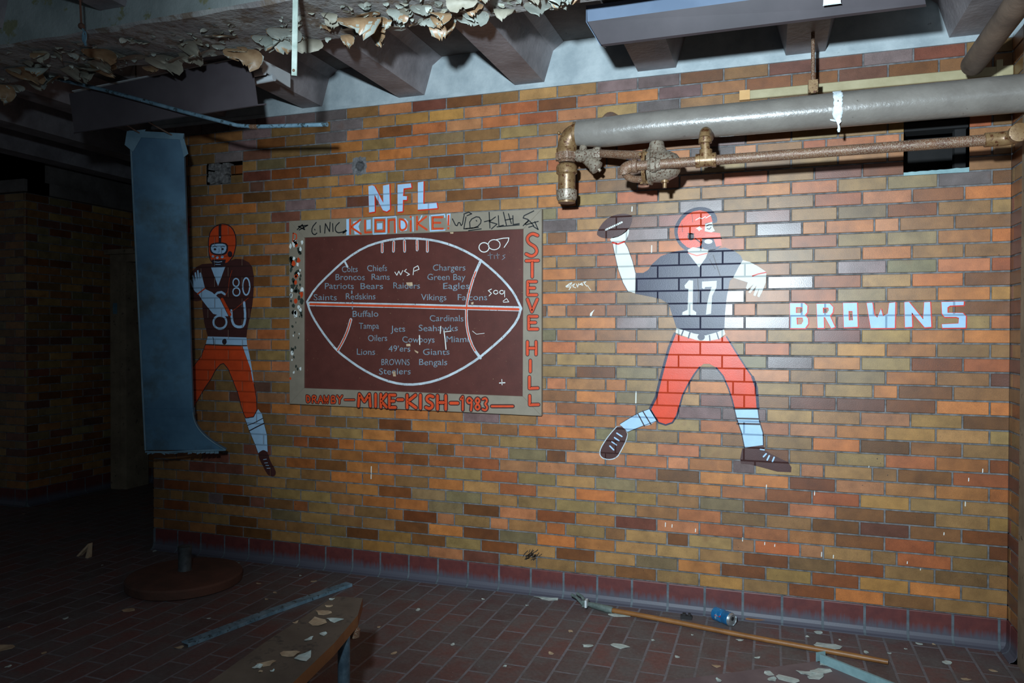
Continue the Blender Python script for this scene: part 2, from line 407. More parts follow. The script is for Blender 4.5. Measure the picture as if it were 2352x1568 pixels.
for k, s in enumerate(ROWS):
    z0, z1 = Z0+k*HB+GAP, Z0+(k+1)*HB-GAP
    xs = [XL] + [jx(j) for j in row_joints(k)] + [XR]; row = []
    for i, ch in enumerate(s):
        r = random.Random(k*131+i)
        a = xs[i] + (GAP if i else 0); b = xs[i+1] - (GAP if i < len(s)-1 else 0)
        row.append((a, b)); col = brick_col(ch, r); g = GLOSS[ch]*r.uniform(.6, 1.)
        rs = [(a, b, z0, z1)]
        for h in HOLES: rs = rect_minus(rs, h)
        for q in rs:
            if q[1]-q[0] > .006 and q[3]-q[2] > .006: bw.brick(*q, col, g)
    CELLS.append((row, z0, z1))
rs = [(XL, XR, Z0-.02, Z0+40*HB)]
for h in HOLES: rs = rect_minus(rs, h)
bw.rects(rs, -.006, 1)
WALL = struct(bw.done('wall_back'))
# solid body behind, round the openings
bm = NB()
for q in rect_minus(rect_minus(rect_minus([(XL, XR, 0, Z0+40*HB)], V1), V2), V3):
    box(bm, (q[0], .0075, q[2]), (q[1], .30, q[3]))
o = part('wall_core', bm, 'mortar_dark', WALL)

def plain_brick_wall(name, origin, udir, ndir, length, rows, seed, tones='BDTBMGB', z0=Z0):
    m = BrickMesh(origin, udir, ndir); r = random.Random(seed)
    for k in range(rows):
        x = -(.5*LB if k % 2 else 0) if length > .3 else (0 if k % 2 else -.09)
        step = LB
        while x < length:
            a, b = max(x, 0)+GAP*(x > 0), min(x+step, length)-GAP*(x+step < length)
            if b-a > .01: m.brick(a, b, z0+k*HB+GAP, z0+(k+1)*HB-GAP, brick_col(r.choice(tones), r), .3)
            x += step
    m.rects([(0, length, z0-.02, z0+rows*HB)], -.0045, 1)
    return struct(m.done(name))

# ------------------------------------------------------------------ floor, base tiles, far walls, ceiling
bm = NB(); box(bm, (-4.2, -4.6, -.08), (5.6, 2.4, 0)); FLOOR = struct(link('floor', bm, 'floor'))
def cove_base(name, origin, udir, ndir, length, step=.1885, off=0.):
    o, u, n = Vector(origin), Vector(udir), Vector(ndir); bm = NB()
    prof = [(-.02, 0), (.034, 0), (.034, .004), (.020, .009), (.010, .02), (.005, .036), (.004, Z0-.006), (.002, Z0-.002), (-.02, Z0-.002)]
    x = off-step
    while x < length:
        a, b = max(0, x+.006), min(length, x+step-.006)
        if b-a > .02: prism(bm, [o+u*a+n*p+Vector((0, 0, z)) for p, z in prof], u*(b-a))
        x += step
    mp = [(-.02, 0), (.030, 0), (.030, .003), (.017, .008), (.007, .02), (.002, .036), (.0012, Z0-.003), (-.02, Z0-.003)]
    prism(bm, [o+n*p+Vector((0, 0, z)) for p, z in mp], u*length, 1)
    bmesh.ops.recalc_face_normals(bm, faces=bm.faces)
    return struct(link(name, bm, ['cove', 'cove_mortar']))
cove_base('baseboard_back', (XL, 0, 0), (1, 0, 0), (0, -1, 0), XR-XL, .1885, .205)
XW = -2.0
plain_brick_wall('wall_left', (XW, .62, 0), (0, 1, 0), (1, 0, 0), 1.6, 37, 11)
plain_brick_wall('wall_left_return', (-4.2, .62, 0), (1, 0, 0), (0, -1, 0), 2.2, 37, 12)
plain_brick_wall('wall_far', (XW, 1.78, 0), (1, 0, 0), (0, -1, 0), 2.6, 37, 13)
plain_brick_wall('wall_right', (XR, -.165, 0), (0, 1, 0), (-1, 0, 0), .165, 40, 14, 'BDMBB')
cove_base('baseboard_left', (XW, .62, 0), (0, 1, 0), (1, 0, 0), 1.16)
cove_base('baseboard_left_return', (-4.2, .62, 0), (1, 0, 0), (0, -1, 0), 2.2)
cove_base('baseboard_far', (XW, 1.78, 0), (1, 0, 0), (0, -1, 0), 2.0)
cove_base('baseboard_right', (XR, -.165, 0), (0, 1, 0), (-1, 0, 0), .165, .1885, .1)
# jamb beside the right corner
bm = NB(); box(bm, (XR-.004, -.30, 0), (XR+.10, -.17, 2.80)); box(bm, (XR-.012, -.42, 0), (XR+.10, -.30, 2.8))
struct(link('trim_right', bm, 'frame_wood'))
plain_brick_wall('wall_right_side', (XR+.03, -4.6, 0), (0, 1, 0), (-1, 0, 0), 4.2, 44, 15, z0=.02)
# door frame at the end of the left passage
bm = NB()
for x0, x1 in ((-1.97, -1.78), (-.95, -.80)):
    box(bm, (x0, 1.44, 0), (x1, 1.70, 2.10)); box(bm, (x0+.03, 1.415, 0), (x1-.06, 1.44, 2.10))
box(bm, (-1.97, 1.44, 2.10), (-.80, 1.70, 2.20)); box(bm, (-2.0, 1.40, 2.17), (-.78, 1.72, 2.215))
DOOR = struct(link('door_frame_1', bm, 'frame_wood')); DOOR.name = 'door_1'
bm = NB(); box(bm, (-1.90, 1.405, 1.62), (-1.86, 1.416, 1.72)); box(bm, (-1.875, 1.38, 1.64), (-1.862, 1.41, 1.70))
part('strike_plate', bm, 'galv_light', DOOR)

# ceiling: slab, ribs, plaster band over the brick, deep downstand with peeling paint
ZJ, ZS = 2.835, 3.045
bm = NB(); box(bm, (-4.2, -4.6, ZS), (5.6, 2.4, ZS+.12)); CEIL = struct(link('ceiling', bm, 'soffit'))
joists = [(1.105, 1.243), (1.768, 1.932), (2.488, 2.658), (3.174, 3.373), (3.910, 4.091), (4.628, 4.813)]
left = [(.37, .52), (-.36, -.20), (-1.08, -.92), (-1.80, -1.64), (-2.52, -2.36)]
TOPZ = Z0+40*HB
def joist_prof(a, b, y, ch=.06):
    return [(a, y, ZJ), (b, y, ZJ), (b+.05, y, ZS-.045), (b+.05+ch, y, ZS-.002), (b+.05+ch, y, ZS+.02), (a-.05-ch, y, ZS+.02), (a-.05-ch, y, ZS-.002), (a-.05, y, ZS-.045)]
for a, b in joists+left:
    bm = NB(); yb = .0 if (a, b) in joists or a > 0 else 1.9
    prism(bm, joist_prof(a, b, -4.6), (0, 4.6+yb, 0)); bmesh.ops.recalc_face_normals(bm, faces=bm.faces)
    bmesh.ops.subdivide_edges(bm, edges=[e for e in bm.edges if e.calc_length() > 2], cuts=24)
    part('joist', bm, 'joist', CEIL)
bm = NB(); box(bm, (XL, .0, TOPZ-.004), (XR+.2, .30, ZS+.02)); struct(link('wall_back_upper', bm, 'plaster'))
bm = NB(); box(bm, (XL, -.012, TOPZ-.006), (XR, .002, TOPZ+.012)); part('ledge', bm, 'plaster', CEIL)
# ledge round the left passage
bm = NB(); zt = Z0+37*HB
box(bm, (XW-.3, .60, zt), (XW+.05, 1.9, zt+.10)); box(bm, (-4.2, .57, zt), (XW+.05, .8, zt+.10)); box(bm, (XW, 1.73, zt), (-.05, 1.95, zt+.10))
box(bm, (XW-.3, .62, zt+.10), (XW, 1.95, ZS)); box(bm, (-4.2, .62, zt+.1), (XW, .8, ZS)); box(bm, (XW, 1.78, zt+.10), (.2, 1.95, ZS))
struct(link('trim_2', bm, 'soffit'))
# long pipes under the ceiling of the passage
BY0, BY1, BZ = -1.49, -1.09, 2.75
bm = NB(); prism(bm, [(-4.2, BY0, ZS), (-4.2, BY0, BZ+.012), (-4.2, BY0+.012, BZ), (-4.2, BY1-.012, BZ), (-4.2, BY1, BZ+.012), (-4.2, BY1, ZS)], (9.1, 0, 0))
bmesh.ops.recalc_face_normals(bm, faces=bm.faces)
for f in bm.faces:
    f.material_index = 1 if f.normal.y < -.8 else 0
bmesh.ops.subdivide_edges(bm, edges=[e for e in bm.edges if e.calc_length() > 3], cuts=60)
r = random.Random(3)
for v in bm.verts:
    if v.co.z < BZ+.05: v.co.z += r.uniform(-.006, .006); v.co.y += r.uniform(-.006, .006)
BEAM = part('beam', bm, ['beam', 'beam_face'], CEIL)

def flake(seed, size, curl, base, hinge, nrm, mats=(0, 1)):
    """one curled sheet of paint: jagged outline, hinged on a surface, rolled away from it; two thin skins"""
    r = random.Random(seed); bm = NB(); nu, nv = 7, 7
    h = Vector(hinge).normalized(); n = Vector(nrm).normalized(); g = h.cross(n).normalized()
    w0 = size*r.uniform(.8, 1.3); L = size*r.uniform(.7, 1.2)
    jag = [r.uniform(.72, 1.05) for _ in range(nv+1)]; tw = r.uniform(-.5, .5)
    for side in (0, 1):
        P = []
        for i in range(nu+1):
            rowv = []; s = i/nu
            wid = w0*(.55+.6*math.sin(PI*min(s*.8+.15, 1)))*(1 if i < nu else .5)
            for j in range(nv+1):
                q = (j/nv-.5)*wid + r.uniform(-.06, .06)*size*(side == 0)*(j in (0, nv))
                ss = s*jag[j]*L if i else 0.
                ang = curl*(s**1.1)*(1+tw*(j/nv-.5)); rad = L/max(curl, .2)
                along = rad*math.sin(min(ang, 4)); away = rad*(1-math.cos(min(ang, 4)))
                k = jag[j]
                rowv.append(Vector(base)+h*q+g*along*k+n*(away*k+.0015+.0012*side))
            P.append(rowv)
        vs = [[bm.verts.new(p) for p in rw] for rw in P]
        for i in range(nu):
            for j in range(nv):
                q = (vs[i][j], vs[i][j+1], vs[i+1][j+1], vs[i+1][j])
                f = bm.faces.new(q if side else q[::-1]); f.material_index = mats[side]; f.smooth = True
    return bm
r = random.Random(21)
fm = ['flake_front', 'flake_back']; fg = ['flake_grey', 'flake_grey']
for i in range(100):
    px = (r.random()**.95)*1340-20; f = r.random()
    ytop, ybot = 115-.085*px-.00006*px*px, 205-.155*px
    zone = f**.7
    p = atZ(px, min(max(ytop+(ybot-ytop)*zone, -60), 205), BZ)
    if p.y > BY1 - .005: p.y = BY1-.01
    if p.y < BY0+.01: p.y = BY0+.02
    ang = r.uniform(-.6, .6) + (0 if r.random() < .6 else PI)
    hinge = Vector((math.cos(ang), math.sin(ang), 0)); big = .045+.085*r.random()**1.3
    tan = r.random() < (.55 if px > 420 else .2)
    mats = fm if tan or r.random() < .3 else fg
    bmf = flake(i, big, r.choice((r.uniform(.25, .7), r.uniform(.6, 2.2))), p-Vector((0, 0, .004)), hinge, (0, 0, -1), (0, 1) if r.random() < .5 else (1, 0))
    part('paint_flake', bmf, mats, BEAM)
bm = NB()
for i in range(260):
    px = r.random()*1350-20; s = r.random(); ytop, ybot = 112-.085*px-.00006*px*px, 206-.155*px
    p = atZ(px, max(ytop+(ybot-ytop)*s, -70), BZ); p.y = min(max(p.y, BY0+.01), BY1-.006)
    ang = r.uniform(0, 2*PI); b2 = flake(500+i, .012+.02*r.random(), r.uniform(.3, 1.6), p-Vector((0, 0, .003)), (math.cos(ang), math.sin(ang), 0), (0, 0, -1))
    me = bpy.data.meshes.new('tmp'); b2.to_mesh(me); b2.free(); bm.from_mesh(me); bpy.data.meshes.remove(me)
o = part('small_paint_flakes', bm, ['flake_grey', 'flake_front'], BEAM); o['kind'] = 'stuff'

# ------------------------------------------------------------------ paint on the wall
def clip(poly, ax, lim, keep_less):
    out = []
    for i in range(len(poly)):
        a, b = poly[i], poly[(i+1) % len(poly)]
        ia = (a[ax] <= lim) == keep_less or a[ax] == lim; ib = (b[ax] <= lim) == keep_less or b[ax] == lim
        if ia: out.append(a)
        if ia != ib:
            s = (lim-a[ax])/(b[ax]-a[ax]); out.append((a[0]+(b[0]-a[0])*s, a[1]+(b[1]-a[1])*s))
    return out
def clip_rect(poly, x0, x1, z0, z1):
    for ax, lim, kl in ((0, x0, False), (0, x1, True), (1, z0, False), (1, z1, True)):
        poly = clip(poly, ax, lim, kl)
        if len(poly) < 3: return None
    return poly
def put_wall(bm, tri, off):
    """lay a convex polygon of (x,z) as a skin of paint over brick faces and into the joints"""
    zl, zh = min(p[1] for p in tri), max(p[1] for p in tri); xl, xh = min(p[0] for p in tri), max(p[0] for p in tri)
    k0, k1 = max(0, int((zl-Z0)/HB)-1), min(39, int((zh-Z0)/HB)+1)
    def add(c, y, mi=0):
        if c and len(c) >= 3:
            v = [bm.verts.new((x, y, z)) for x, z in c]
            try: bm.faces.new(v).material_index = mi
            except Exception: pass
    for k in range(k0, k1+1):
        row, z0, z1 = CELLS[k]
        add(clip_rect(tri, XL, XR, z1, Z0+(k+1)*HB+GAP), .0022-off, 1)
        px_ = XL
        for a, b in row:
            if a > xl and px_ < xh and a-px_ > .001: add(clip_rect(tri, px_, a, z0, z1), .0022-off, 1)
            if b > xl and a < xh: add(clip_rect(tri, a, b, z0, z1), -off)
            px_ = b
class Canvas:
    """collects painted shapes of one coat, given in the pixel frame of a close view, and lays them on a flat surface"""
    def __init__(s, ox, oy, sc, Y=0., wall=True): s.ox, s.oy, s.sc, s.Y, s.wall = ox, oy, sc, Y, wall
    def W(s, p): q = atY(s.ox+p[0]/s.sc, s.oy+p[1]/s.sc, s.Y); return (q.x, q.z)
    def fill(s, bm, loops, off):
        if not isinstance(loops[0][0], (list, tuple)): loops = [loops]
        L = [[s.W(p) for p in lp] for lp in loops]; flat = [p for lp in L for p in lp]
        for t3 in tessellate_polygon([[Vector((x, z, 0)) for x, z in lp] for lp in L]):
            s.tri(bm, [flat[i] for i in t3], off)
    def tri(s, bm, c, off):
        ar = sum(c[i][0]*c[(i+1) % len(c)][1]-c[(i+1) % len(c)][0]*c[i][1] for i in range(len(c)))
        if abs(ar) < 1e-9: return
        if ar < 0: c = c[::-1]
        if s.wall: put_wall(bm, c, off)
        else: bm.faces.new([bm.verts.new((x, s.Y-off, z)) for x, z in c])
    def stroke(s, bm, pts, w_, off, taper=False):
        P = [Vector(s.W(p)) for p in pts]; hw = w_/s.sc/FPX*4.1/2
        n = len(P)
        for i in range(n-1):
            a, b = P[i], P[i+1]; d = b-a
            if d.length < 1e-6: continue
            d.normalize(); q = Vector((-d.y, d.x))*hw
            s.tri(bm, [tuple(a+q), tuple(a-q), tuple(b-q), tuple(b+q)], off)
        shut = (P[0]-P[-1]).length < 1e-5
        for i in range(n-1 if shut else n):
            s.tri(bm, [(P[i].x+hw*math.cos(k*PI/4), P[i].y+hw*math.sin(k*PI/4)) for k in range(8)], off+.00003*(1+i%9))
    def ell(s, cx, cy, rx, ry, n=20, a0=0): return [(cx+rx*math.cos(2*PI*k/n), cy+ry*math.sin(2*PI*k/n)) for k in range(n)]
def smooth(pts, closed=True, it=2):
    for _ in range(it):
        o = []; n = len(pts)
        for i in range(n if closed else n-1):
            a, b = pts[i], pts[(i+1) % n]
            o += [(a[0]*.75+b[0]*.25, a[1]*.75+b[1]*.25), (a[0]*.25+b[0]*.75, a[1]*.25+b[1]*.75)]
        if not closed: o = [pts[0]]+o+[pts[-1]]
        pts = o
    return pts
SPLIT = {'face_line', 'arm_line', 'peeled_patch', 'primer_patch', 'faded_patch', 'face_mark', 'digit', 'lace', 'sock_stripe', 'trouser_line', 'belt_loop', 'letter', 'jersey_fold', 'football_lace', 'lace_core', 'letter_edge', 'sleeve_digit', 'chest_digit', 'sleeve_seam', 'cuff_line', 'marker_stroke', 'scratched_stroke', 'scratch', 'letter_shadow', 'chipped_spot'}
def coat(name, parent, cv, items, mat, layer, label=None):
    """items: ('f', loop(s)) filled, ('s', pts, width) brushed line"""
    if name == 'face' and len(items) > 1:
        coat('face_mark', parent, cv, items[1:], mat, layer, label); items = items[:1]
    if name in SPLIT and len(items) > 1:
        return [coat(name, parent, cv, [it], mat, layer, label) for it in items][0]
    bm = NB(); off = .0012 + .00035*layer
    for it in items:
        if it[0] == 'f': cv.fill(bm, it[1], off)
        elif it[0] == 'c': cv.fill(bm, smooth(it[1], it=1), off)
        else: cv.stroke(bm, it[1], it[2], off)
    bmesh.ops.recalc_face_normals(bm, faces=bm.faces)
    for f in bm.faces:
        if f.normal.y > 0: f.normal_flip()
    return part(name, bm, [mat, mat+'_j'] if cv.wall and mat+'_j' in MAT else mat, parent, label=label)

# the thrower in the 17 jersey
A = Canvas(1250, 430, 2.24)
pA = thing('wall_painting', atY(1620, 780), 'large mural of a helmeted player in dark number 17 jersey throwing a ball', 'mural')
helm = [(686,232),(690,205),(706,172),(735,142),(765,125),(800,118),(835,126),(858,148),(866,178),(828,186),(826,228),(880,232),(905,236),(908,258),(815,262),(812,290),(800,306),(760,316),(735,308),(708,285),(692,262)]
coat('helmet_outline', pA, A, [('c', [(668,230),(672,200),(690,165),(720,130),(760,108),(800,100),(840,105),(870,122),(888,150),(892,180),(866,186),(830,195),(830,300),(790,322),(733,328),(700,305),(678,270)])], 'p_dark', 0)
coat('helmet', pA, A, [('f', helm)], 'p_orange', 1)
coat('beard', pA, A, [('c', [(806,268),(850,264),(885,264),(905,270),(912,300),(890,318),(845,326),(812,312)])], 'p_dark', 1)
coat('face', pA, A, [('f', [(828,190),(864,178),(868,205),(878,224),(860,232),(826,226)]), ('f', A.ell(845, 279, 21, 12)), ('f', [(792,205),(800,200),(806,210),(816,214),(803,219),(797,226),(790,216),(780,212)]),
    ('s', [(780,168),(800,157),(812,162),(830,150)], 4), ('s', [(832,158),(856,144)], 4)], 'p_white', 2)
coat('cheek', pA, A, [('f', [(872,266),(908,264),(914,300),(885,306)]), ('s', [(832,246),(902,248)], 7)], 'p_pink', 2)
coat('face_line', pA, A, [('s', [(834,200),(848,192),(862,192)], 4), ('s', [(838,212),(850,216),(858,206)], 4), ('s', [(812,264),(912,262)], 5), ('f', A.ell(755, 254, 17, 19)), ('s', [(776,262),(804,284)], 5), ('s', [(770,240),(740,238)], 5),
    ('s', [(708,190),(712,230)], 2), ('s', [(760,135),(764,180)], 2)], 'p_line', 3)
jer = [(555,395),(600,355),(660,332),(735,320),(745,345),(797,412),(832,362),(850,322),(930,310),(975,325),(1010,350),(1022,375),(1000,420),(975,462),(955,480),(940,560),(935,600),(930,650),(926,738),(890,756),(830,772),(770,764),(720,745),(680,722),(660,660),(640,600),(600,575),(560,565),(470,548),(472,440),(510,440),(535,425)]
coat('jersey', pA, A, [('f', jer)], 'p_dark', 1)
coat('jersey_fold', pA, A, [('s', [(905,455),(885,395),(870,350)], 4), ('s', [(790,470),(795,560),(790,600)], 4), ('s', [(850,370),(880,420)], 3), ('s', [(472,440),(470,548)], 4)], 'p_line', 2)
coat('neck', pA, A, [('f', [(738,322),(765,308),(845,322),(832,362),(797,412),(745,345)])], 'p_white', 2)
coat('collar', pA, A, [('s', [(742,338),(785,352),(836,340)], 6)], 'p_pink', 3)
coat('digit', pA, A, [('f', [(722,505),(745,478),(766,480),(764,630),(782,642),(782,656),(710,656),(712,642),(738,630),(742,522),(726,520)]),
    ('f', [(812,485),(888,481),(886,515),(864,560),(858,650),(832,655),(838,600),(848,555),(862,512),(828,513),(824,524),(812,518)])], 'p_white', 3)
coat('throwing_arm', pA, A, [('f', [(352,292),(412,280),(430,310),(455,380),(470,440),(470,545),(430,535),(405,490),(380,420),(362,340)])], 'p_white', 2)
coat('throwing_hand', pA, A, [('c', [(336,262),(350,287),(380,292),(412,282),(434,248),(438,212),(420,225),(390,250)])], 'p_white', 3)
coat('wrist_band', pA, A, [('s', [(352,284),(380,292),(412,280)], 9)], 'p_red', 4)
coat('arm_line', pA, A, [('s', [(352,292),(362,340),(380,420),(405,490),(430,535)], 3), ('s', [(412,280),(430,310),(455,380),(470,440)], 3)], 'p_line', 3)
coat('ball', pA, A, [('c', [(268,240),(285,205),(310,172),(345,148),(390,136),(430,137),(455,148),(452,180),(435,215),(410,240),(370,260),(320,264),(285,256)])], 'p_brown', 3)
coat('ball_lace', pA, A, [('s', [(317,219),(400,180)], 9)], 'p_white', 4)
coat('ball_stitching', pA, A, [('s', [(x, 219-(x-317)*.47-4), (x+3, 219-(x-317)*.47+4)], 2) for x in range(330, 395, 9)], 'p_line', 5)
coat('forward_arm', pA, A, [('f', [(1022,375),(1060,385),(1105,410),(1142,435),(1142,462),(1100,452),(1075,458),(1050,490),(972,465),(985,440),(1000,410)])], 'p_white', 2)
coat('forward_hand', pA, A, [('f', [(1048,488),(1075,455),(1142,445),(1140,490),(1120,540),(1106,566),(1096,560),(1106,520),(1086,560),(1076,555),(1093,505),(1060,545),(1050,540),(1078,498),(1045,526),(1038,518)])], 'p_white', 3)
coat('forward_wrist_band', pA, A, [('s', [(1072,456),(1100,446),(1140,438)], 6)], 'p_red', 5)
tro = [(672,755),(720,768),(800,790),(880,785),(935,765),(960,810),(1000,870),(1035,925),(1065,970),(1085,1010),(1095,1080),(1095,1138),(975,1138),(965,1090),(945,1030),(920,970),(890,930),(850,908),(820,908),(800,925),(770,965),(735,1020),(710,1070),(695,1130),(680,1180),(655,1212),(625,1222),(590,1212),(545,1140),(570,1090),(590,1020),(605,960),(630,880),(650,820)]
coat('trousers', pA, A, [('f', tro)], 'p_orange', 1)
coat('trouser_line', pA, A, [('s', [(672,752),(642,825),(618,910),(597,990),(575,1080),(545,1138)], 13), ('s', [(545,1140),(588,1210),(625,1222),(660,1210),(682,1175),(697,1125),(712,1070),(740,1015),(772,962),(800,925)], 8),
    ('s', [(885,928),(920,970),(948,1035),(966,1090),(978,1138)], 7), ('s', [(938,768),(1000,868),(1040,930),(1070,972)], 7), ('s', [(1072,975),(1092,1030),(1100,1138)], 13)], 'p_dark', 2)
coat('belt', pA, A, [('f', [(680,724),(720,735),(770,752),(830,762),(890,745),(925,730),(932,755),(900,780),(840,790),(780,785),(720,765),(677,748)])], 'p_white', 2)
coat('belt_loop', pA, A, [('s', [(716,736),(706,762)], 7), ('s', [(750,747),(742,775)], 7), ('s', [(850,762),(853,788)], 6), ('s', [(888,748),(898,780)], 6), ('f', A.ell(808, 770, 19, 17))], 'p_dark', 3)
coat('sock', pA, A, [('f', [(545,1138),(582,1200),(540,1222),(500,1230),(430,1258),(388,1218),(450,1180),(490,1158)])], 'p_white_bluish', 2)
coat('sock', pA, A, [('f', [(978,1140),(1100,1140),(1105,1200),(1125,1260),(1128,1325),(1030,1338),(1015,1260),(990,1190)])], 'p_white_bluish', 2)
coat('sock_stripe', pA, A, [('s', [(482,1165),(496,1190),(516,1228)], 6), ('s', [(507,1150),(528,1185),(550,1220)], 6), ('s', [(986,1188),(1103,1191)], 8), ('s', [(993,1215),(1110,1218)], 9), ('s', [(975,1140),(1100,1139)], 7),
    ('s', [(978,1140),(990,1190),(1015,1262),(1030,1338)], 5), ('s', [(1100,1140),(1107,1200),(1126,1262),(1128,1325)], 5), ('s', [(388,1218),(450,1180),(490,1158),(545,1138)], 3), ('s', [(430,1258),(500,1230),(582,1200)], 3)], 'p_line', 3)
coat('shoe_edge', pA, A, [('c', [(384,1216),(432,1258),(426,1300),(398,1355),(378,1390),(345,1403),(308,1400),(286,1383),(283,1355),(300,1318),(336,1268)])], 'p_chalk', 2)
coat('shoe', pA, A, [('c', [(388,1218),(430,1258),(421,1300),(395,1350),(375,1385),(345,1398),(310,1395),(290,1380),(288,1355),(305,1320),(340,1270)])], 'p_brown', 3)
coat('shoe', pA, A, [('f', [(1018,1345),(1060,1335),(1128,1325),(1135,1350),(1165,1370),(1215,1395),(1255,1412),(1272,1440),(1270,1465),(1200,1462),(1120,1440),(1060,1425),(1012,1420),(1008,1395)])], 'p_brown', 3)
coat('lace', pA, A, [('s', [(374,1264),(400,1281)], 7), ('s', [(362,1287),(385,1303)], 7), ('s', [(348,1308),(372,1325)], 6), ('s', [(338,1330),(358,1350)], 7), ('s', [(1112,1347),(1132,1350)], 6), ('s', [(1128,1385),(1142,1370)], 7), ('s', [(1147,1402),(1158,1380)], 7), ('s', [(1174,1410),(1183,1388)], 7)], 'p_white_bluish', 4)

# the guard in the 80 jersey
B1 = Canvas(400, 450, 1.96); B2 = Canvas(420, 560, 3.564); B3 = Canvas(420, 860, 4.9)
pB = thing('wall_painting', atY(520, 780), 'mural of a football player in brown number 80 jersey partly behind the duct', 'mural')
coat('helmet_outline', pB, B1, [('c', [(153,240),(153,200),(158,168),(174,142),(200,126),(226,123),(252,132),(271,153),(281,185),(281,222),(273,262),(258,288),(238,308),(180,308),(163,292),(156,268)])], 'p_line', 0)
coat('helmet', pB, B1, [('c', [(157,240),(157,200),(162,170),(177,146),(202,130),(225,127),(250,136),(267,156),(277,186),(277,222),(269,260),(254,285),(235,304),(182,304),(167,290),(160,265)])], 'p_orange2', 1)
coat('helmet_stripe', pB, B1, [('f', [(201,129),(213,127),(213,210),(201,210)]), ('c', [(160,218),(185,209),(232,209),(245,224),(241,257),(221,268),(180,266),(162,252)]), ('f', B1.ell(252, 262, 11, 14)), ('f', [(170,286),(234,286),(230,302),(215,320),(180,320),(172,305)])], 'p_line', 2)
coat('face', pB, B1, [('c', [(166,222),(188,215),(228,215),(238,228),(233,252),(215,261),(182,259),(168,247)]), ('f', B1.ell(175, 272, 6, 5)), ('f', B1.ell(195, 277, 6, 6)), ('f', B1.ell(217, 274, 7, 6)), ('s', [(181,296),(200,298),(216,295)], 4), ('s', [(186,308),(210,308)], 3), ('f', B1.ell(207, 185, 3, 3))], 'p_white_bluish', 3)
coat('face_line', pB, B1, [('s', [(174,230),(184,226),(194,230)], 3), ('f', B1.ell(185, 240, 6, 5)), ('f', B1.ell(219, 239, 6, 5)), ('s', [(210,230),(220,227),(229,229)], 3), ('s', [(203,235),(205,250),(198,254)], 2)], 'p_line', 4)
coat('jersey', pB, B2, [('f', [(50,280),(75,230),(110,190),(160,165),(225,160),(350,165),(380,140),(430,122),(490,125),(540,150),(570,190),(582,260),(580,400),(570,500),(545,620),(528,700),(522,768),(350,775),(205,757),(175,640),(160,520),(160,460),(110,470),(50,455)])], 'p_brown', 1)
coat('neck', pB, B2, [('f', [(232,192),(348,188),(290,345)])], 'p_white_bluish', 2)
coat('sleeve_digit', pB, B2, [('s', B2.ell(437, 316, 25, 33, 14)+[(462,316)], 13), ('s', B2.ell(440, 392, 29, 33, 14)+[(469,392)], 13), ('s', B2.ell(520, 348, 29, 70, 18)+[(549,348)], 15)], 'p_white_bluish', 2)
coat('chest_digit', pB, B2, [('s', [(265,420),(285,400),(318,394),(345,412)], 22), ('s', B2.ell(305, 640, 54, 54, 18)+[(359,640)], 22), ('s', smooth([(398,545),(402,620),(420,668),(460,682),(500,672),(514,600),(503,478)], False, 1), 26)], 'p_white_bluish', 2)
coat('sleeve_seam', pB, B2, [('s', [(405,215),(385,280),(370,390),(345,430)], 4), ('s', [(540,440),(470,500),(400,555)], 4)], 'p_orange2', 3)
coat('arm', pB, B2, [('f', [(130,412),(182,368),(240,395),(300,445),(345,510),(378,565),(372,592),(320,590),(250,572),(200,512),(160,460)])], 'p_white_bluish', 3)
coat('hand', pB, B2, [('f', [(60,300),(68,292),(86,335),(76,262),(86,252),(103,312),(98,236),(109,230),(124,302),(118,218),(129,213),(142,302),(139,238),(150,233),(165,290),(180,350),(178,372),(130,410),(100,388),(75,345)])], 'p_white_bluish', 3)
coat('wrist_band', pB, B2, [('s', [(122,410),(184,364)], 14)], 'p_orange2', 4)
coat('elbow_cuff', pB, B2, [('s', [(322,452),(388,578)], 34)], 'p_orange2', 4)
coat('cuff_line', pB, B2, [('s', [(312,458),(376,588)], 6), ('s', [(345,452),(400,560)], 5)], 'p_brown', 5)
coat('trousers', pB, B2, [('f', [(185,828),(490,838),(520,930),(560,1030),(580,1130),(600,1210),(605,1300),(610,1360),(580,1415),(515,1425),(490,1370),(450,1220),(400,1090),(370,1020),(340,980),(310,985),(270,1030),(235,1100),(180,1180),(120,1290),(40,1390),(-20,1320),(40,1060),(90,1000),(150,920)])], 'p_orange2', 1)
coat('trouser_line', pB, B2, [('s', [(185,828),(150,920),(90,1000)], 7), ('s', [(110,1300),(180,1180),(235,1100),(270,1030),(310,985),(335,978),(370,1020),(400,1090),(450,1220),(490,1370),(515,1422)], 8), ('s', [(515,1425),(580,1415),(608,1360),(603,1260),(585,1150)], 8)], 'p_line', 2)
coat('trouser_stripe', pB, B2, [('f', [(490,838),(530,838),(545,900),(560,980),(580,1110),(576,1137),(555,1020),(520,920)])], 'p_white_bluish', 2)
coat('belt', pB, B2, [('f', [(205,757),(522,766),(528,830),(190,818)])], 'p_white_bluish', 2)
coat('belt_line', pB, B2, [('s', [(185,823),(350,832),(526,832)], 9), ('s', [(248,765),(256,822)], 8), ('f', B2.ell(342, 800, 19, 24))], 'p_line', 3)
coat('sock', pB, B3, [('f', [(700,490),(740,492),(800,470),(850,388),(895,450),(915,540),(950,680),(958,870),(910,848),(850,885),(820,800),(745,620)])], 'p_white_bluish', 2)
coat('sock_stripe', pB, B3, [('s', [(730,570),(800,545),(905,490)], 11), ('s', [(750,632),(830,590),(915,548)], 15), ('s', [(700,490),(745,620),(820,800),(850,885)], 6), ('s', [(895,450),(915,540),(950,680),(958,870)], 5)], 'p_line', 3)
coat('shoe', pB, B3, [('c', [(848,885),(880,858),(910,846),(955,868),(985,970),(1048,1080),(1048,1122),(1030,1145),(980,1142),(945,1112),(858,940)])], 'p_brown', 3)
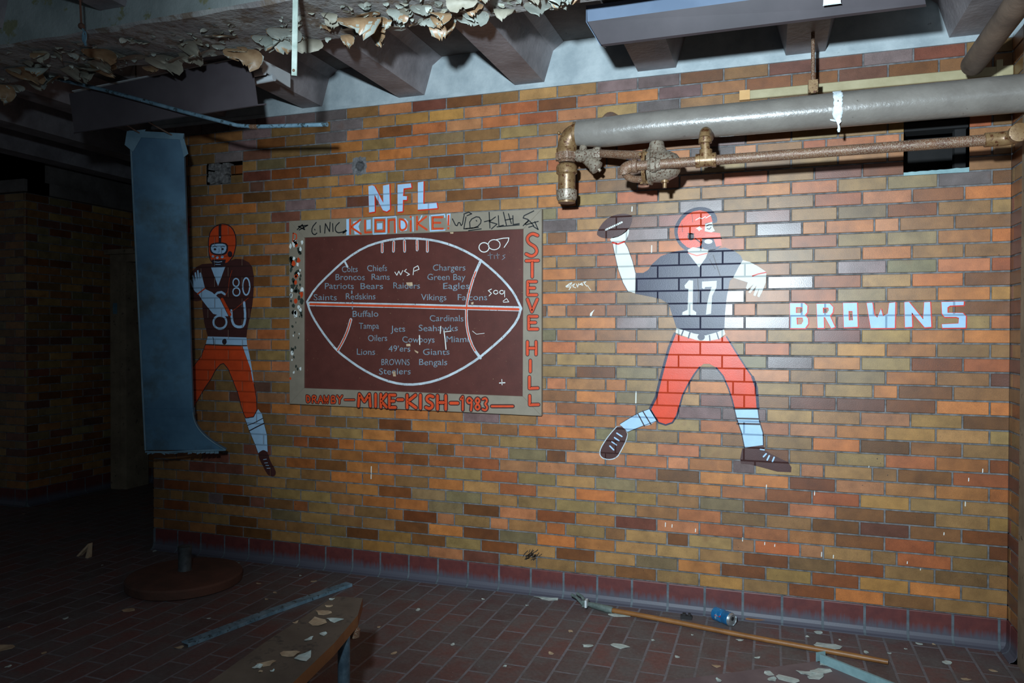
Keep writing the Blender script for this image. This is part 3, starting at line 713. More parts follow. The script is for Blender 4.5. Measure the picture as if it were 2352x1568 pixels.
coat('lace', pB, B3, [('s', [(910,956),(945,950)], 7), ('s', [(922,993),(957,991)], 7), ('s', [(935,1020),(970,1022)], 7), ('s', [(948,1053),(985,1052)], 7)], 'p_white_bluish', 4)
rc = Canvas(0, 0, 1.)
pR = thing('painted_disc', atY(416, 520), 'red painted disc on the brick peeping out behind the right edge of the duct', 'painted mark')
coat('disc', pR, rc, [('f', rc.ell(414, 522, 22, 36, 24))], 'p_red', 0)

# block letters
def letters(root, cv, defs, w_out=12):
    for loops in defs:
        lp = loops if isinstance(loops[0][0], (list, tuple)) else [loops]
        b = coat('letter', root, cv, [('f', lp)], 'p_white_bluish', 2)
        bm = NB()
        for q in lp: cv.stroke(bm, [(x+3, y+3) for x, y in q+[q[0]]], w_out, .0013)
        for f in bm.faces: f.normal_update()
        o = link('letter_outline', bm, 'p_red'); setpar(o, b)
tN = thing('painted_word', atY(925, 455), 'the white letters NFL with red edges above the framed board', 'painted word')
letters(tN, Canvas(640, 400, 2.75), [
    [(568,76),(592,70),(606,76),(662,182),(660,72),(700,64),(704,222),(684,236),(660,228),(606,128),(608,236),(572,242)],
    [(752,66),(836,58),(840,84),(790,90),(786,138),(812,140),(810,162),(786,162),(784,234),(752,238)],
    [(880,52),(916,46),(914,188),(998,180),(1004,214),(880,224)]], 10)
tB = thing('painted_word', atY(2015, 725), 'the blue tinted white word BROWNS with red edges at the right of the wall', 'painted word')
letters(tB, Canvas(1700, 640, 3.408), [
    [[(390,190),(500,190),(526,212),(524,262),(505,285),(530,310),(532,352),(508,386),(392,386)], [(436,222),(486,222),(490,250),(476,268),(436,268)], [(440,304),(488,304),(494,330),(480,356),(444,358)]],
    [[(598,196),(700,194),(728,222),(724,262),(702,290),(742,378),(712,386),(664,300),(654,300),(656,384),(606,384)], [(646,226),(690,226),(694,246),(680,268),(648,268)]],
    [[(805,190),(914,188),(920,376),(812,380)], [(848,252),(878,252),(884,324),(850,326)]],
    [(990,190),(1034,188),(1052,286),(1074,304),(1102,236),(1118,292),(1156,272),(1166,190),(1214,184),(1210,384),(1022,386)],
    [(1285,184),(1320,180),(1432,318),(1440,184),(1486,182),(1496,376),(1444,380),(1342,262),(1346,376),(1290,380)],
    [(1575,182),(1750,178),(1748,206),(1642,210),(1622,224),(1622,266),(1742,268),(1766,292),(1764,382),(1582,384),(1578,356),(1708,350),(1712,306),(1690,298),(1600,298),(1580,272)]], 11)
# small graffiti and drips on the brick
sc = Canvas(1240, 460, 4.611)
tg = thing('graffiti', atY(1328, 655), 'small white scratched graffiti tag on the brick between board and thrower', 'graffiti')
coat('scribble', tg, sc, [('s', [(275,910),(310,885),(340,870),(325,895),(290,905),(280,918),(330,915),(310,945)], 7), ('s', [(335,905),(372,880),(350,915),(382,925)], 6), ('s', [(388,885),(400,920),(412,880)], 6), ('s', [(418,895),(445,875),(455,900),(430,890)], 7), ('s', [(460,868),(490,860),(470,880),(500,910)], 6), ('s', [(505,900),(520,925),(540,950)], 4)], 'p_white', 0)
tg = thing('paint_splash', atY(1358, 718), 'single white paint splash on a red brick below the graffiti tag', 'paint mark')
coat('splash', tg, sc, [('f', [(530,1222),(534,1195),(550,1180),(580,1155),(560,1190),(548,1224)])], 'p_white', 0)
ct = Canvas(0, 0, 1.)
tg = thing('soot_stain', atY(1212, 1278), 'black smear on the bricks just above the red base tiles', 'stain')
rr_ = random.Random(5); items = []
for i in range(34):
    x, y = 1207+rr_.gauss(8, 9), 1278+rr_.gauss(0, 5); items.append(('s', [(x, y), (x+rr_.uniform(3, 9), y-rr_.uniform(2, 8))], rr_.uniform(1.2, 2.6)))
coat('smear', tg, ct, items, 'p_soot', 0)
for i, (x, y, l, lab) in enumerate([(1461, 912, 13, 'thin white drip mark above the sock of the raised foot'), (1452, 480, 5, 'short white drip on the brick left of the orange helmet'), (1497, 572, 8, 'short white drip on the red brick beside the raised arm'), (853, 1085, 14, 'thin pale drip mark on the orange bricks under the framed board')]):
    tg = thing('paint_drip', atY(x, y), lab, 'paint mark')
    coat('drip', tg, ct, [('s', [(x, y-l), (x-.5, y+l)], 2.2)], 'p_white', 0)

r = random.Random(17)
for i in range(18):
    x, y = r.uniform(1480, 2260), r.uniform(1080, 1370)-40
    y = min(y, 1180+(x-1400)*.19); l = r.uniform(1.5, 5)
    tg = thing('paint_drip', atY(x, y), 'tiny white drip mark on the lower right bricks', 'paint mark', 'white drips on the lower right bricks')
    coat('drip', tg, ct, [('s', [(x, y-l), (x-.4, y+l)], 1.6)], 'p_white', 0)
# openings in the wall
bm = NB()
x0, x1, z0, z1 = V1; dp = .26
for f in (((x0,0,z0),(x0,dp,z0),(x0,dp,z1),(x0,0,z1)), ((x1,dp,z0),(x1,0,z0),(x1,0,z1),(x1,dp,z1)), ((x0,0,z1),(x0,dp,z1),(x1,dp,z1),(x1,0,z1)), ((x0,dp,z0),(x1,dp,z0),(x1,dp,z1),(x0,dp,z1)), ((x0,0,z0),(x1,0,z0),(x1,dp,z0),(x0,dp,z0))):
    bm.faces.new([bm.verts.new(p) for p in f])
box(bm, (x0, .02, z1-.045), (x1, .12, z1-.005)); box(bm, (x1-.05, .05, z0), (x1-.004, .10, z1))
part('vent_opening', bm, 'dark', WALL)
bm = NB(); n = 16; pts = [(x0+(x1-x0)*i/n, .0, z0+.012+random.uniform(-.002, .002)+.006*i/n) for i in range(n+1)]
prism(bm, [(x0, -.002, z0-.004), (x1, -.002, z0-.004)]+[(p[0], -.002, p[2]) for p in pts[::-1]], (0, .16, 0)); bmesh.ops.recalc_face_normals(bm, faces=bm.faces)
part('vent_sill', bm, 'sill', WALL)
bm = NB(); x0, x1, z0, z1 = V2; dp = .10
for f in (((x0,0,z0),(x0,dp,z0),(x0,dp,z1),(x0,0,z1)), ((x1,dp,z0),(x1,0,z0),(x1,0,z1),(x1,dp,z1)), ((x0,0,z1),(x0,dp,z1),(x1,dp,z1),(x1,0,z1)), ((x0,dp,z0),(x1,dp,z0),(x1,dp,z1),(x0,dp,z1)), ((x0,0,z0),(x1,0,z0),(x1,dp,z0),(x0,dp,z0))):
    bm.faces.new([bm.verts.new(p) for p in f])
xm = x0+(x1-x0)*.58
part('broken_opening', bm, 'mortar_dark', WALL)
bm = NB(); r = random.Random(9)
for i in range(44):
    a = r.uniform(x0, xm-.03); c = r.uniform(z0, z1-.03); d = r.uniform(.0, .022)
    box(bm, (a, d, c), (a+r.uniform(.015, .05), d+.05, c+r.uniform(.02, .05)), 0, Matrix.Rotation(r.uniform(-.3, .3), 3, 'Y'), Vector((a, d, c)))
part('broken_plaster', bm, 'rubble', WALL)
bmx = BrickMesh((xm, .035, z0-Z0-0), (1, 0, 0), (0, -1, 0)); r = random.Random(4)
for k in range(2):
    for a, b in (((0, .028), (.036, .12)) if k else ((0, .10), (.108, .12))):
        bmx.brick(a, min(b, x1-xm), Z0+.004+k*.062, Z0+.058+k*.062, brick_col('D' if k else 'B', r), .3, .02)
o = bmx.done('inner_bricks'); setpar(o, WALL)
x0, x1, z0, z1 = V3; cx_, cz_ = (x0+x1)/2, (z0+z1)/2
bm = NB(); n = 28; r = random.Random(6); R1 = [.036*r.uniform(.9, 1.15) for _ in range(n)]; R2 = [.027*r.uniform(.85, 1.1) for _ in range(n)]
ring = lambda R, y: [bm.verts.new((cx_+R[i]*math.cos(2*PI*i/n), y, cz_+R[i]*1.1*math.sin(2*PI*i/n))) for i in range(n)]
a, b, c, d = ring([.062*r.uniform(.9,1.1) for q in R1], .002), ring(R1, -.003), ring(R2, .006), ring([q*.8 for q in R2], .12)
for p, q in ((a, b), (b, c), (c, d)):
    for i in range(n): bm.faces.new((p[i], p[(i+1) % n], q[(i+1) % n], q[i]))
bm.faces.new(d); bmesh.ops.recalc_face_normals(bm, faces=bm.faces)
part('plugged_hole', bm, 'mortar', WALL)

# ------------------------------------------------------------------ the framed board
YB = -.030
F = Canvas(640, 400, 2.75, YB, False)
def bp(p, y=YB): q = atY(640+p[0]/2.75, 400+p[1]/2.75, YB); return Vector((q.x, y, q.z))
OUT = [(65,295),(1662,218),(1660,1527),(68,1450)]; INN = [(160,400),(1545,346),(1540,1402),(157,1350)]
BO = thing('framed_board', atY(955, 718), 'brown chalkboard style panel in a scribbled wooden frame with a painted football and team names', 'board')
bm = NB(); prism(bm, [bp(p, -.018) for p in INN], (0, .014, 0)); bmesh.ops.recalc_face_normals(bm, faces=bm.faces); part('panel', bm, 'p_panel', BO)
RAILS = {}
for i, nm in enumerate(('top', 'right', 'bottom', 'left')):
    j = (i+1) % 4; bm = NB(); e = .0008
    prism(bm, [bp(OUT[i]), bp(OUT[j]), bp(INN[j]), bp(INN[i])], (0, .028, 0)); bmesh.ops.recalc_face_normals(bm, faces=bm.faces)
    bmesh.ops.bevel(bm, geom=list(bm.edges), offset=.0018, segments=1, affect='EDGES')
    RAILS[nm] = part('frame_rail', bm, 'p_frame', BO)
PN = Canvas(640, 400, 2.75, -.018, False)
def pc(name, items, mat, layer, cv=PN): return coat(name, BO, cv, items, mat, layer-2)
fo = smooth([(180,805),(230,722),(330,622),(430,532),(540,462),(640,427),(740,408),(840,404),(940,411),(1040,430),(1150,470),(1260,530),(1350,602),(1430,680),(1490,755),(1532,845)], False, 1)
fu = smooth([(1532,845),(1510,922),(1440,1010),(1350,1090),(1260,1165),(1150,1235),(1040,1288),(930,1320),(820,1330),(720,1316),(620,1280),(520,1226),(440,1170),(370,1115),(300,1030),(240,942),(200,870),(180,805)], False, 1)
pc('football_outline', [('s', fo, 15), ('s', fu, 16)], 'p_chalk', 2)
pc('football_seam', [('s', [(195,818),(850,832),(1525,850)], 32)], 'p_chalk', 2)
pc('seam_core', [('s', [(200,820),(850,835),(1515,853)], 16)], 'p_orange2', 4)
lac = [[(655,437),(655,490)],[(728,428),(726,486)],[(795,422),(797,486)],[(875,420),(876,478)],[(940,422),(940,486)]]
pc('football_lace', [('s', l, 20) for l in lac], 'p_chalk', 3); pc('lace_core', [('s', l, 8) for l in lac], 'p_orange2', 5)
ra = smooth([(1278,545),(1235,640),(1205,740),(1187,830),(1186,930),(1200,1020),(1230,1100),(1275,1160)], False, 1); la = smooth([(457,918),(440,980),(410,1050),(374,1112)], False, 1)
pc('football_stripe', [('s', ra, 19)], 'p_chalk', 3); pc('football_stripe', [('s', la, 22)], 'p_chalk', 3); pc('football_stripe', [('s', [(415,545),(436,585)], 14)], 'p_chalk', 3)
pc('stripe_core', [('s', ra[2:-2], 8)], 'p_orange2', 5); pc('stripe_core', [('s', la, 10)], 'p_orange2', 5)
pc('tick', [('s', [(463,738),(463,752)], 10), ('s', [(467,806),(467,850)], 9)], 'p_letter', 3)
WORDS = [('Colts',400,618,500),('Chiefs',560,612,685),('Broncos',360,668,545),('Rams',588,666,702),('Patriots',293,724,475),('Bears',518,724,660),('Raiders',725,722,893),('Saints',222,795,368),('Redskins',425,790,612),('Chargers',975,608,1180),('Green Bay',940,668,1180),('Eagles',1040,724,1205),('Vikings',900,795,1060),('Falcons',1132,796,1318),('Buffalo',468,900,630),('Cardinals',955,928,1168),('Tampa',508,976,634),('Jets',708,995,800),('Seahawks',885,990,1132),('Oilers',565,1053,686),('Cowboys',782,1062,985),('Miami',1060,1060,1200),('Lions',495,1140,610),("49'ers",695,1120,832),('Giants',912,1140,1080),('BROWNS',650,1205,828),('Bengals',888,1205,1065),('Steelers',635,1263,835)]
for wd, xa, yb, xb in WORDS:
    cu = bpy.data.curves.new('t', 'FONT'); cu.body = wd; cu.resolution_u = 3; cu.offset = 0
    to = bpy.data.objects.new('t', cu); COL.objects.link(to); bpy.context.view_layer.update()
    me = bpy.data.meshes.new_from_object(to.evaluated_get(bpy.context.evaluated_depsgraph_get()))
    bpy.data.objects.remove(to); bpy.data.curves.remove(cu)
    mx = max(v.co.x for v in me.vertices); mn = min(v.co.x for v in me.vertices)
    hgt = 40/.72; r = random.Random(wd)
    for v in me.vertices:
        u = xa+(v.co.x-mn)/(mx-mn)*(xb-xa); q = PN.W((u, yb+1.5*math.sin(u*.11)-v.co.y*hgt)); v.co = Vector((q[0], -.018-.0012, q[1]))
    me.name = 'painted_word'; me.materials.append(MAT['p_letter'])
    o = bpy.data.objects.new('painted_word', me); COL.objects.link(o); setpar(o, BO)
pc('scratched_stroke', [('s', [(735,618),(748,638),(760,612),(772,636),(785,608)], 5), ('s', [(808,600),(795,612),(812,622),(828,632),(812,640)], 5), ('s', [(850,635),(855,592),(880,578),(888,600),(858,612)], 5)], 'p_white', 4)
pc('scratched_stroke', [('s', PN.ell(1298, 462, 32, 30, 16)+[(1330,462)], 6), ('s', PN.ell(1362, 445, 38, 32, 16)+[(1400,445)], 5), ('s', [(1372,414),(1420,404),(1455,402),(1450,425),(1425,462)], 5)], 'p_white', 4)
pc('scratched_stroke', [('s', [(1335,495),(1340,535)], 3), ('s', [(1322,512),(1352,508)], 3), ('s', [(1362,510),(1364,534)], 3), ('s', [(1382,498),(1385,534)], 3), ('s', [(1372,512),(1396,509)], 3), ('s', [(1432,508),(1415,515),(1430,526),(1412,540)], 3)], 'p_letter', 4)
pc('scratched_stroke', [('s', [(1345,725),(1325,735),(1345,752),(1330,768)], 5), ('s', PN.ell(1372, 745, 14, 12, 10), 5), ('s', PN.ell(1410, 745, 13, 12, 10), 5), ('s', [(1428,735),(1428,775)], 4), ('s', [(1418,802),(1440,785),(1455,806),(1420,808)], 4)], 'p_white', 4)
pc('scratch', [('s', [(1045,990),(1052,1040),(1058,1105)], 7), ('s', [(1045,996),(1090,990)], 5), ('s', [(1225,990),(1250,1010),(1300,1004)], 3), ('s', [(890,1018),(892,1075)], 7), ('s', [(1025,960),(1022,1005)], 6), ('s', [(1395,1318),(1430,1316)], 6), ('s', [(1410,1295),(1412,1330)], 4)], 'p_white', 4)
pc('chipped_spot', [('f', [(806,684),(845,682),(848,702),(830,708),(812,700)]), ('f', [(806,1072),(832,1070),(834,1086),(808,1086)]), ('f', [(858,1108),(884,1122),(880,1132),(862,1120)]), ('f', [(720,1245),(738,1244),(742,1276),(724,1276)]), ('f', [(1082,364),(1106,362),(1104,376),(1086,376)]), ('f', [(1216,810),(1232,806),(1230,822),(1218,822)])], 'chip_tan', 4)
# lettering on the frame: simple brush strokes for each letter in a unit box
SF = {'A': [[(0,1),(.5,0),(1,1)],[(.2,.62),(.8,.62)]], 'B': [[(0,1),(0,0),(.7,.05),(.8,.25),(.6,.48),(0,.5)],[(.6,.48),(.95,.7),(.8,.97),(0,1)]], 'C': [[(.95,.12),(.5,0),(.08,.3),(.08,.7),(.5,1),(.95,.88)]], 'D': [[(.05,0),(.6,.05),(.95,.4),(.85,.85),(.05,1),(.05,0)]], 'E': [[(.95,0),(0,0),(0,1),(1,1)],[(0,.48),(.75,.48)]], 'H': [[(0,0),(0,1)],[(1,0),(1,1)],[(0,.5),(1,.5)]], 'I': [[(.5,0),(.5,1)]], 'K': [[(0,0),(0,1)],[(.95,0),(.05,.52),(1,1)]], 'L': [[(0,0),(0,1),(1,.97)]], 'M': [[(0,1),(.08,0),(.5,.62),(.92,0),(1,1)]], 'N': [[(0,1),(0,.05),(1,0),(1,1)]], 'O': [[(0,0),(1,0),(1,1),(0,1),(0,0)]], 'R': [[(0,1),(0,0),(.8,.06),(.9,.3),(.6,.5),(0,.52)],[(.5,.52),(1,1)]], 'S': [[(.95,.1),(.5,0),(.08,.18),(.2,.42),(.8,.58),(.92,.82),(.5,1),(.02,.88)]], 'T': [[(0,.02),(1,0)],[(.5,0),(.5,1)]], 'V': [[(0,0),(.45,1),(1,0)]], 'W': [[(0,0),(.22,1),(.5,.3),(.75,1),(1,0)]], 'Y': [[(0,0),(.5,.48),(1,0)],[(.5,.48),(.45,1)]], '1': [[(.1,.2),(.55,0),(.55,1)]], '9': [[(.9,.25),(.5,0),(.1,.25),(.45,.5),(.9,.3),(.75,1)]], '8': [[(.5,.48),(.1,.25),(.5,0),(.9,.25),(.5,.48),(.05,.75),(.5,1),(.95,.75),(.5,.48)]], '3': [[(.05,.1),(.6,0),(.9,.25),(.4,.48),(.95,.72),(.6,1),(.02,.9)]], '-': [[(0,.5),(1,.5)]], '!': [[(.5,0),(.45,.68)],[(.45,.92),(.45,.96)]], 'i': [[(.5,.3),(.5,1)],[(.5,0),(.5,.03)]]}
FR = F
def frame_word(name, seq, wd, wo, m1='p_orange2', m0='p_line'):
    for ch, x0, y0, x1, y1 in seq:
        P = [[(x0+a*(x1-x0), y0+b_*(y1-y0)) for a, b_ in st] for st in SF[ch]]
        P = [smooth(q, False, 2) if ch in 'SCBDR893' and len(q) > 4 else q for q in P]
        bm = NB()
        for q in P: FR.stroke(bm, q, wd, .0012)
        L = part('letter', bm, m1, BO)
        bm = NB()
        for q in P: FR.stroke(bm, q, wo, .0006)
        part('letter_edge', bm, m0, L)
        for o in (L, L.children[0]):
            for p in o.data.polygons:
                if p.normal.y > 0: p.flip()
coat('lettering_ground', BO, FR, [('f', [(428,282),(1092,252),(1092,352),(428,386)])], 'p_frame', -3)
coat('lettering_white', BO, FR, [('f', [(428,284),(445,282),(445,384),(428,386)]), ('f', [(470,300),(520,290),(505,330),(520,380),(480,380)]), ('f', [(555,290),(582,285),(582,345),(556,350)]), ('s', [(598,276),(680,272),(680,374),(598,378),(598,276)], 9), ('f', [(622,310),(655,308),(655,345),(622,348)]), ('s', [(685,272),(742,268),(745,370)], 8), ('f', [(760,290),(800,280),(818,300),(810,355),(770,362)]), ('s', [(848,270),(850,360)], 8), ('s', [(905,262),(880,310),(935,352)], 8), ('s', [(958,262),(1048,254),(1050,272)], 8), ('s', [(955,262),(958,358),(1050,352)], 9), ('f', [(1062,252),(1086,248),(1080,320),(1066,322)])], 'p_white_bluish', -2)
frame_word('letter', [('K',452,288,520,376),('L',546,292,586,368),('O',612,290,668,360),('N',696,286,734,366),('D',762,284,812,358),('i',826,268,842,358),('K',874,268,936,350),('E',974,272,1038,344),('!',1056,262,1092,346)], 13, 14, 'p_orange2', 'p_orange2')
frame_word('letter', [('S',1562,372,1640,522),('T',1564,545,1640,648),('E',1574,678,1630,762),('V',1572,790,1634,868),('E',1580,898,1636,978),('H',1572,1058,1626,1138),('I',1580,1176,1600,1246),('L',1584,1280,1638,1352),('L',1586,1398,1642,1456)], 17, 27, 'p_orange2', 'p_brown')
frame_word('letter', [('D',176,1398,200,1442),('R',214,1398,238,1442),('A',250,1402,280,1444),('W',288,1400,316,1444),('B',334,1400,360,1444),('Y',370,1398,402,1446),('-',418,1408,478,1440)], 10, 22, 'p_orange2', 'p_brown')
frame_word('letter', [('M',504,1388,580,1464),('I',604,1390,622,1466),('K',646,1390,682,1470),('E',700,1394,738,1472),('-',752,1400,784,1446)], 19, 33, 'p_orange2', 'p_brown')
frame_word('letter', [('K',812,1394,868,1474),('I',886,1394,906,1478),('S',930,1396,978,1482),('H',1004,1398,1056,1484),('-',1086,1410,1132,1480)], 19, 33, 'p_orange2', 'p_brown')
frame_word('letter', [('1',1148,1404,1176,1488),('9',1184,1408,1226,1490),('8',1238,1410,1276,1490),('3',1288,1412,1322,1492),('-',1346,1430,1480,1500)], 13, 28, 'p_orange2', 'p_brown')
blk = [[(118,350),(150,318),(165,350),(125,330),(185,322),(130,352)],[(238,305),(212,335),(210,370),(228,384),(242,372)],[(262,325),(264,368)],[(292,372),(296,312),(322,362),(326,304)],[(342,312),(344,362)],[(384,305),(358,330),(360,362),(385,372),(440,350),(400,378),(425,352)],[(228,348),(230,352)],
    [(1098,282),(1124,335),(1140,296),(1158,334),(1172,258)],[(1184,270),(1170,345),(1262,335)],[(1210,340),(1206,290),(1262,262),(1285,300),(1250,338),(1180,345)],[(1170,252),(1200,240),(1220,250),(1190,262)],[(1300,300),(1340,290)],[(1330,240),(1335,340)],[(1370,270),(1330,300),(1380,315),(1345,345)],[(1388,262),(1392,330),(1420,322)],[(1420,240),(1440,325)],[(1452,250),(1470,312)],[(1430,290),(1480,280)],[(1480,262),(1482,318),(1520,312)],[(1612,232),(1530,272),(1590,290),(1540,325),(1640,298)],[(1545,325),(1580,290),(1612,325),(1580,335)],[(1618,300),(1640,350),(1610,330)],[(1380,332),(1520,320)],[(1248,292),(1252,296)],[(1200,356),(1280,345)]]
coat('marker_stroke', BO, FR, [('s', smooth(b_, False, 1) if len(b_) > 4 and b_ is not blk[0] else b_, 8) for b_ in blk[:7]], 'p_black', 0); coat('marker_stroke', BO, FR, [('s', smooth(b_, False, 1) if len(b_) > 4 else b_, 7) for b_ in blk[7:]], 'p_black', 0)
coat('faded_letter', BO, FR, [('s', [(92,372),(90,425)], 9), ('s', [(92,372),(112,380),(114,405),(90,426)], 8)], 'p_orange2', -2)
r = random.Random(12); itd, itw, ito = [], [], []
for i in range(96):
    x, y = r.uniform(74, 148), 430+910*r.random()**1.4
    if y > 900 and r.random() < .55: continue
    s = r.uniform(5, 17)*(1 if y < 900 else .7); lp = [(x+s*r.uniform(.5, 1.1)*math.cos(k), y+s*1.7*r.uniform(.5, 1.1)*math.sin(k)) for k in [j*2*PI/7 for j in range(7)]]
    (itd if r.random() < .6 else itw if r.random() < .6 else ito).append(('f', lp))
coat('peeled_patch', BO, FR, itd, 'p_frame_peel', -3); coat('primer_patch', BO, FR, itw, 'p_white', -2); coat('faded_patch', BO, FR, ito, 'p_orange2', -2)

# ------------------------------------------------------------------ pipes
YP, YT, YV = -.27, -.50, -.42            # lagged pipe, thin return pipe, trap
def P_(px, py, y=YP): return atY(px, py, y)
c0 = P_(1326, 307)
IP = thing('pipework', (c0.x, YP, 2.466), 'thick grey lagged pipe with elbow, steam trap and thin rusty return pipe at top right', 'pipe')
bm = NB(); xs = [c0.x, c0.x+.05, c0.x+.12, c0.x+.2, c0.x+.3, c0.x+.5, 3.7, 4.2, XR+.0]
zs = [2.463, 2.461, 2.457, 2.460, 2.464, 2.467, 2.467, 2.470, 2.474]; rs_ = [.062, .066, .072, .074, .0745, .0745, .0765, .078, .080]
pts, rad = [], []
for i in range(60):
    x = c0.x+(XR-.004-c0.x)*i/59
    for j in range(len(xs)-1):
        if xs[j] <= x <= xs[j+1]+1e-6:
            f = (x-xs[j])/(xs[j+1]-xs[j]); pts.append((x, YP, zs[j]+(zs[j+1]-zs[j])*f)); rad.append(rs_[j]+(rs_[j+1]-rs_[j])*f); break
tube(bm, pts, rad, 40); part('jacket', bm, 'insul', IP, True)
ex = P_(1302, 340).x; PZ = 2.463
bm = NB(); el = arc((c0.x+.004, YP, PZ), (ex, YP, PZ-.095), (ex, YP, PZ), 12)
tube(bm, el, [.055]+[.050]*11+[.048], 28)
lathe(bm, (c0.x+.008, YP, PZ), (-1, 0, 0), [(0, .060), (.024, .060), (.028, .053)], 28)
lathe(bm, (ex, YP, PZ-.068), (0, 0, -1), [(0, .049), (.006, .053), (.03, .053), (.034, .046), (.05, .044)], 28)
bmesh.ops.create_icosphere(bm, subdivisions=2, radius=.010, matrix=Matrix.Translation((ex-.036, YP-.02, PZ+.005)))
part('elbow', bm, 'brass', IP, True)
zt_ = P_(1302, 358).z
bm = NB(); lathe(bm, (ex, YP, zt_+.032), (0, 0, -1), [(0, .040), (.004, .050), (.022, .054), (.05, .052), (.056, .044), (.066, .040)], 28)
for k in range(12):
    an = k*PI/6; lathe(bm, (ex+.05*math.cos(an), YP+.05*math.sin(an), zt_+.012), (0, 0, -1), [(0, .009), (.035, .009)], 6)
part('flanged_joint', bm, 'rust', IP, True)
z1_ = P_(1300, 376).z
bm = NB(); lathe(bm, (ex, YP, z1_), (0, 0, -1), [(0, .036), (.006, .048), (.018, .054), (.05, .053), (.056, .045), (.06, .0435), (.20, .043)], 28); DL = part('drip_leg', bm, 'brass', IP, True)
z2_ = P_(1300, 436).z
bm = NB(); lathe(bm, (ex, YP, z2_), (0, 0, -1), [(0, .046), (.003, .052), (.04, .052), (.055, .046), (.062, .03)], 28); part('end_cap', bm, 'silver', DL, True)
q = atY(1402, 250, -.14)
bm = NB(); tube(bm, [(q.x, -.008, 2.565), (q.x, -.14, 2.548), (q.x, -.25, 2.50)], [.05, .046, .04], 20); part('wall_stub', bm, 'insul', IP, True)
# strainer and steam trap
zi = P_(1340, 357).z; sx_ = P_(1366, 357).x
bm = NB(); tube(bm, [(ex+.05, YP, zi), (sx_+.015, YP-.02, zi)], .026, 20); lathe(bm, (ex+.052, YP, zi), (1, 0, 0), [(0, .03), (.02, .034), (.03, .028)], 20)
a, b = P_(1334, 352), P_(1374, 388)
lathe(bm, a, b-a, [(0, .02), (.015, .028), (.09, .031), (.1, .036), (.118, .036), (.122, .03), (.127, .009), (.14, .008)], 22)
lathe(bm, (sx_, YP-.02, zi), (1, 0, 0), [(0, .032), (.02, .036), (.035, .032)], 8)
lathe(bm, (ex+.085, YP, zi+.01), (0, 0, 1), [(0, .022), (.03, .02), (.05, .012)], 14)
part('strainer', bm, 'silver', IP, True)
bm = NB(); bx = P_(1478, 357, YV).x; tube(bm, [(sx_+.02, YP-.02, zi), (bx+.01, YV+.0, P_(1478, 357, YV).z)], .0195, 18); part('inlet_pipe', bm, 'rust', IP, True)
zc_ = 2.236
bm = NB(); lathe(bm, (bx+.02, YV, zc_), (1, 0, 0), [(0, .06), (.004, .082), (.02, .085), (.022, .072), (.055, .074), (.1, .068), (.135, .052), (.15, .032), (.155, .01)], 32)
lathe(bm, (bx+.062, YV, zc_+.055), (0, 0, 1), [(0, .058), (.04, .036), (.055, .034), (.062, .028)], 22)
TB = part('trap_body', bm, 'silver', IP, True)
bm = NB(); lathe(bm, (bx-.002, YV, zc_), (1, 0, 0), [(0, .058), (.003, .083), (.02, .085)], 32)
for k in range(6):
    an = k*PI/3+.3; lathe(bm, (bx-.012, YV+.075*math.cos(an), zc_+.075*math.sin(an)), (1, 0, 0), [(0, .009), (.05, .009)], 6)
part('flange', bm, 'brass', TB, True)
bm = NB(); lathe(bm, (bx+.1, YV, zc_-.058), (0, 0, -1), [(0, .022), (.02, .018), (.022, .01), (.045, .009)], 12); part('drain_plug', bm, 'brass', TB, True)
# return pipe
zr = 2.229; xb0 = P_(1436, 380, YT).x; xe = P_(2300, 318, YT).x
bm = NB(); tube(bm, [(xb0+.03, YT, zr-.001), (xe, YT, zr+.006)], .0225, 22); RP = part('return_pipe', bm, 'rust', IP, True)
bm = NB(); tube(bm, arc((xb0+.05, YT, zr), (xb0-.003, YT+.01, zr-.032), (xb0-.012, YT, zr), 8), [.029]*9, 20); lathe(bm, (xb0+.033, YT, zr), (1, 0, 0), [(0, .029), (.003, .033), (.022, .033), (.025, .029)], 20)
tube(bm, arc((xb0-.002, YT+.01, zr-.030), (bx-.002, YV-.01, zr-.05), (xb0+.01, YT+.03, zr-.06), 6), .017, 14); part('return_elbow', bm, 'rust', RP, True)
ux = P_(1503, 378, YT).x
bm = NB(); lathe(bm, (ux-.03, YT, zr), (1, 0, 0), [(0, .026), (.012, .029), (.016, .035), (.036, .035), (.04, .029), (.058, .026)], 8); part('union', bm, 'silver', RP, True)
tx = P_(1621, 368, YT).x
bm = NB(); lathe(bm, (tx-.045, YT, zr+.002), (1, 0, 0), [(0, .027), (.002, .032), (.02, .032), (.022, .029), (.07, .029), (.072, .033), (.09, .033), (.092, .027)], 22)
lathe(bm, (tx, YT, zr), (0, 0, 1), [(0, .029), (.05, .028), (.052, .023)], 20)
zu = P_(1616, 312, YT).z
tube(bm, [(tx, YT, zr+.01), (tx-.004, YT, zu)], .020, 18); lathe(bm, (tx-.003, YT, zu-.035), (0, 0, 1), [(0, .025), (.002, .030), (.025, .030), (.028, .026)], 20)
tube(bm, arc((tx-.004, YT, zu-.01), (tx-.004, YP-.05, zu+.035), (tx-.004, YT, zu+.04), 8), .026, 20); part('riser_tee', bm, 'brass', RP, True)
bm = NB(); lathe(bm, (xe-.06, YT, zr+.006), (1, 0, 0), [(0, .025), (.002, .029), (.05, .029)], 20)
tube(bm, arc((xe-.01, YT, zr+.006), (xe+.042, YT-.06, zr+.01), (xe+.042, YT, zr+.006), 10), .029, 20); lathe(bm, (xe+.042, YT-.05, zr+.01), (0, -1, 0), [(0, .029), (.002, .036), (.03, .036), (.032, .026)], 20); part('end_elbow', bm, 'brass', RP, True)
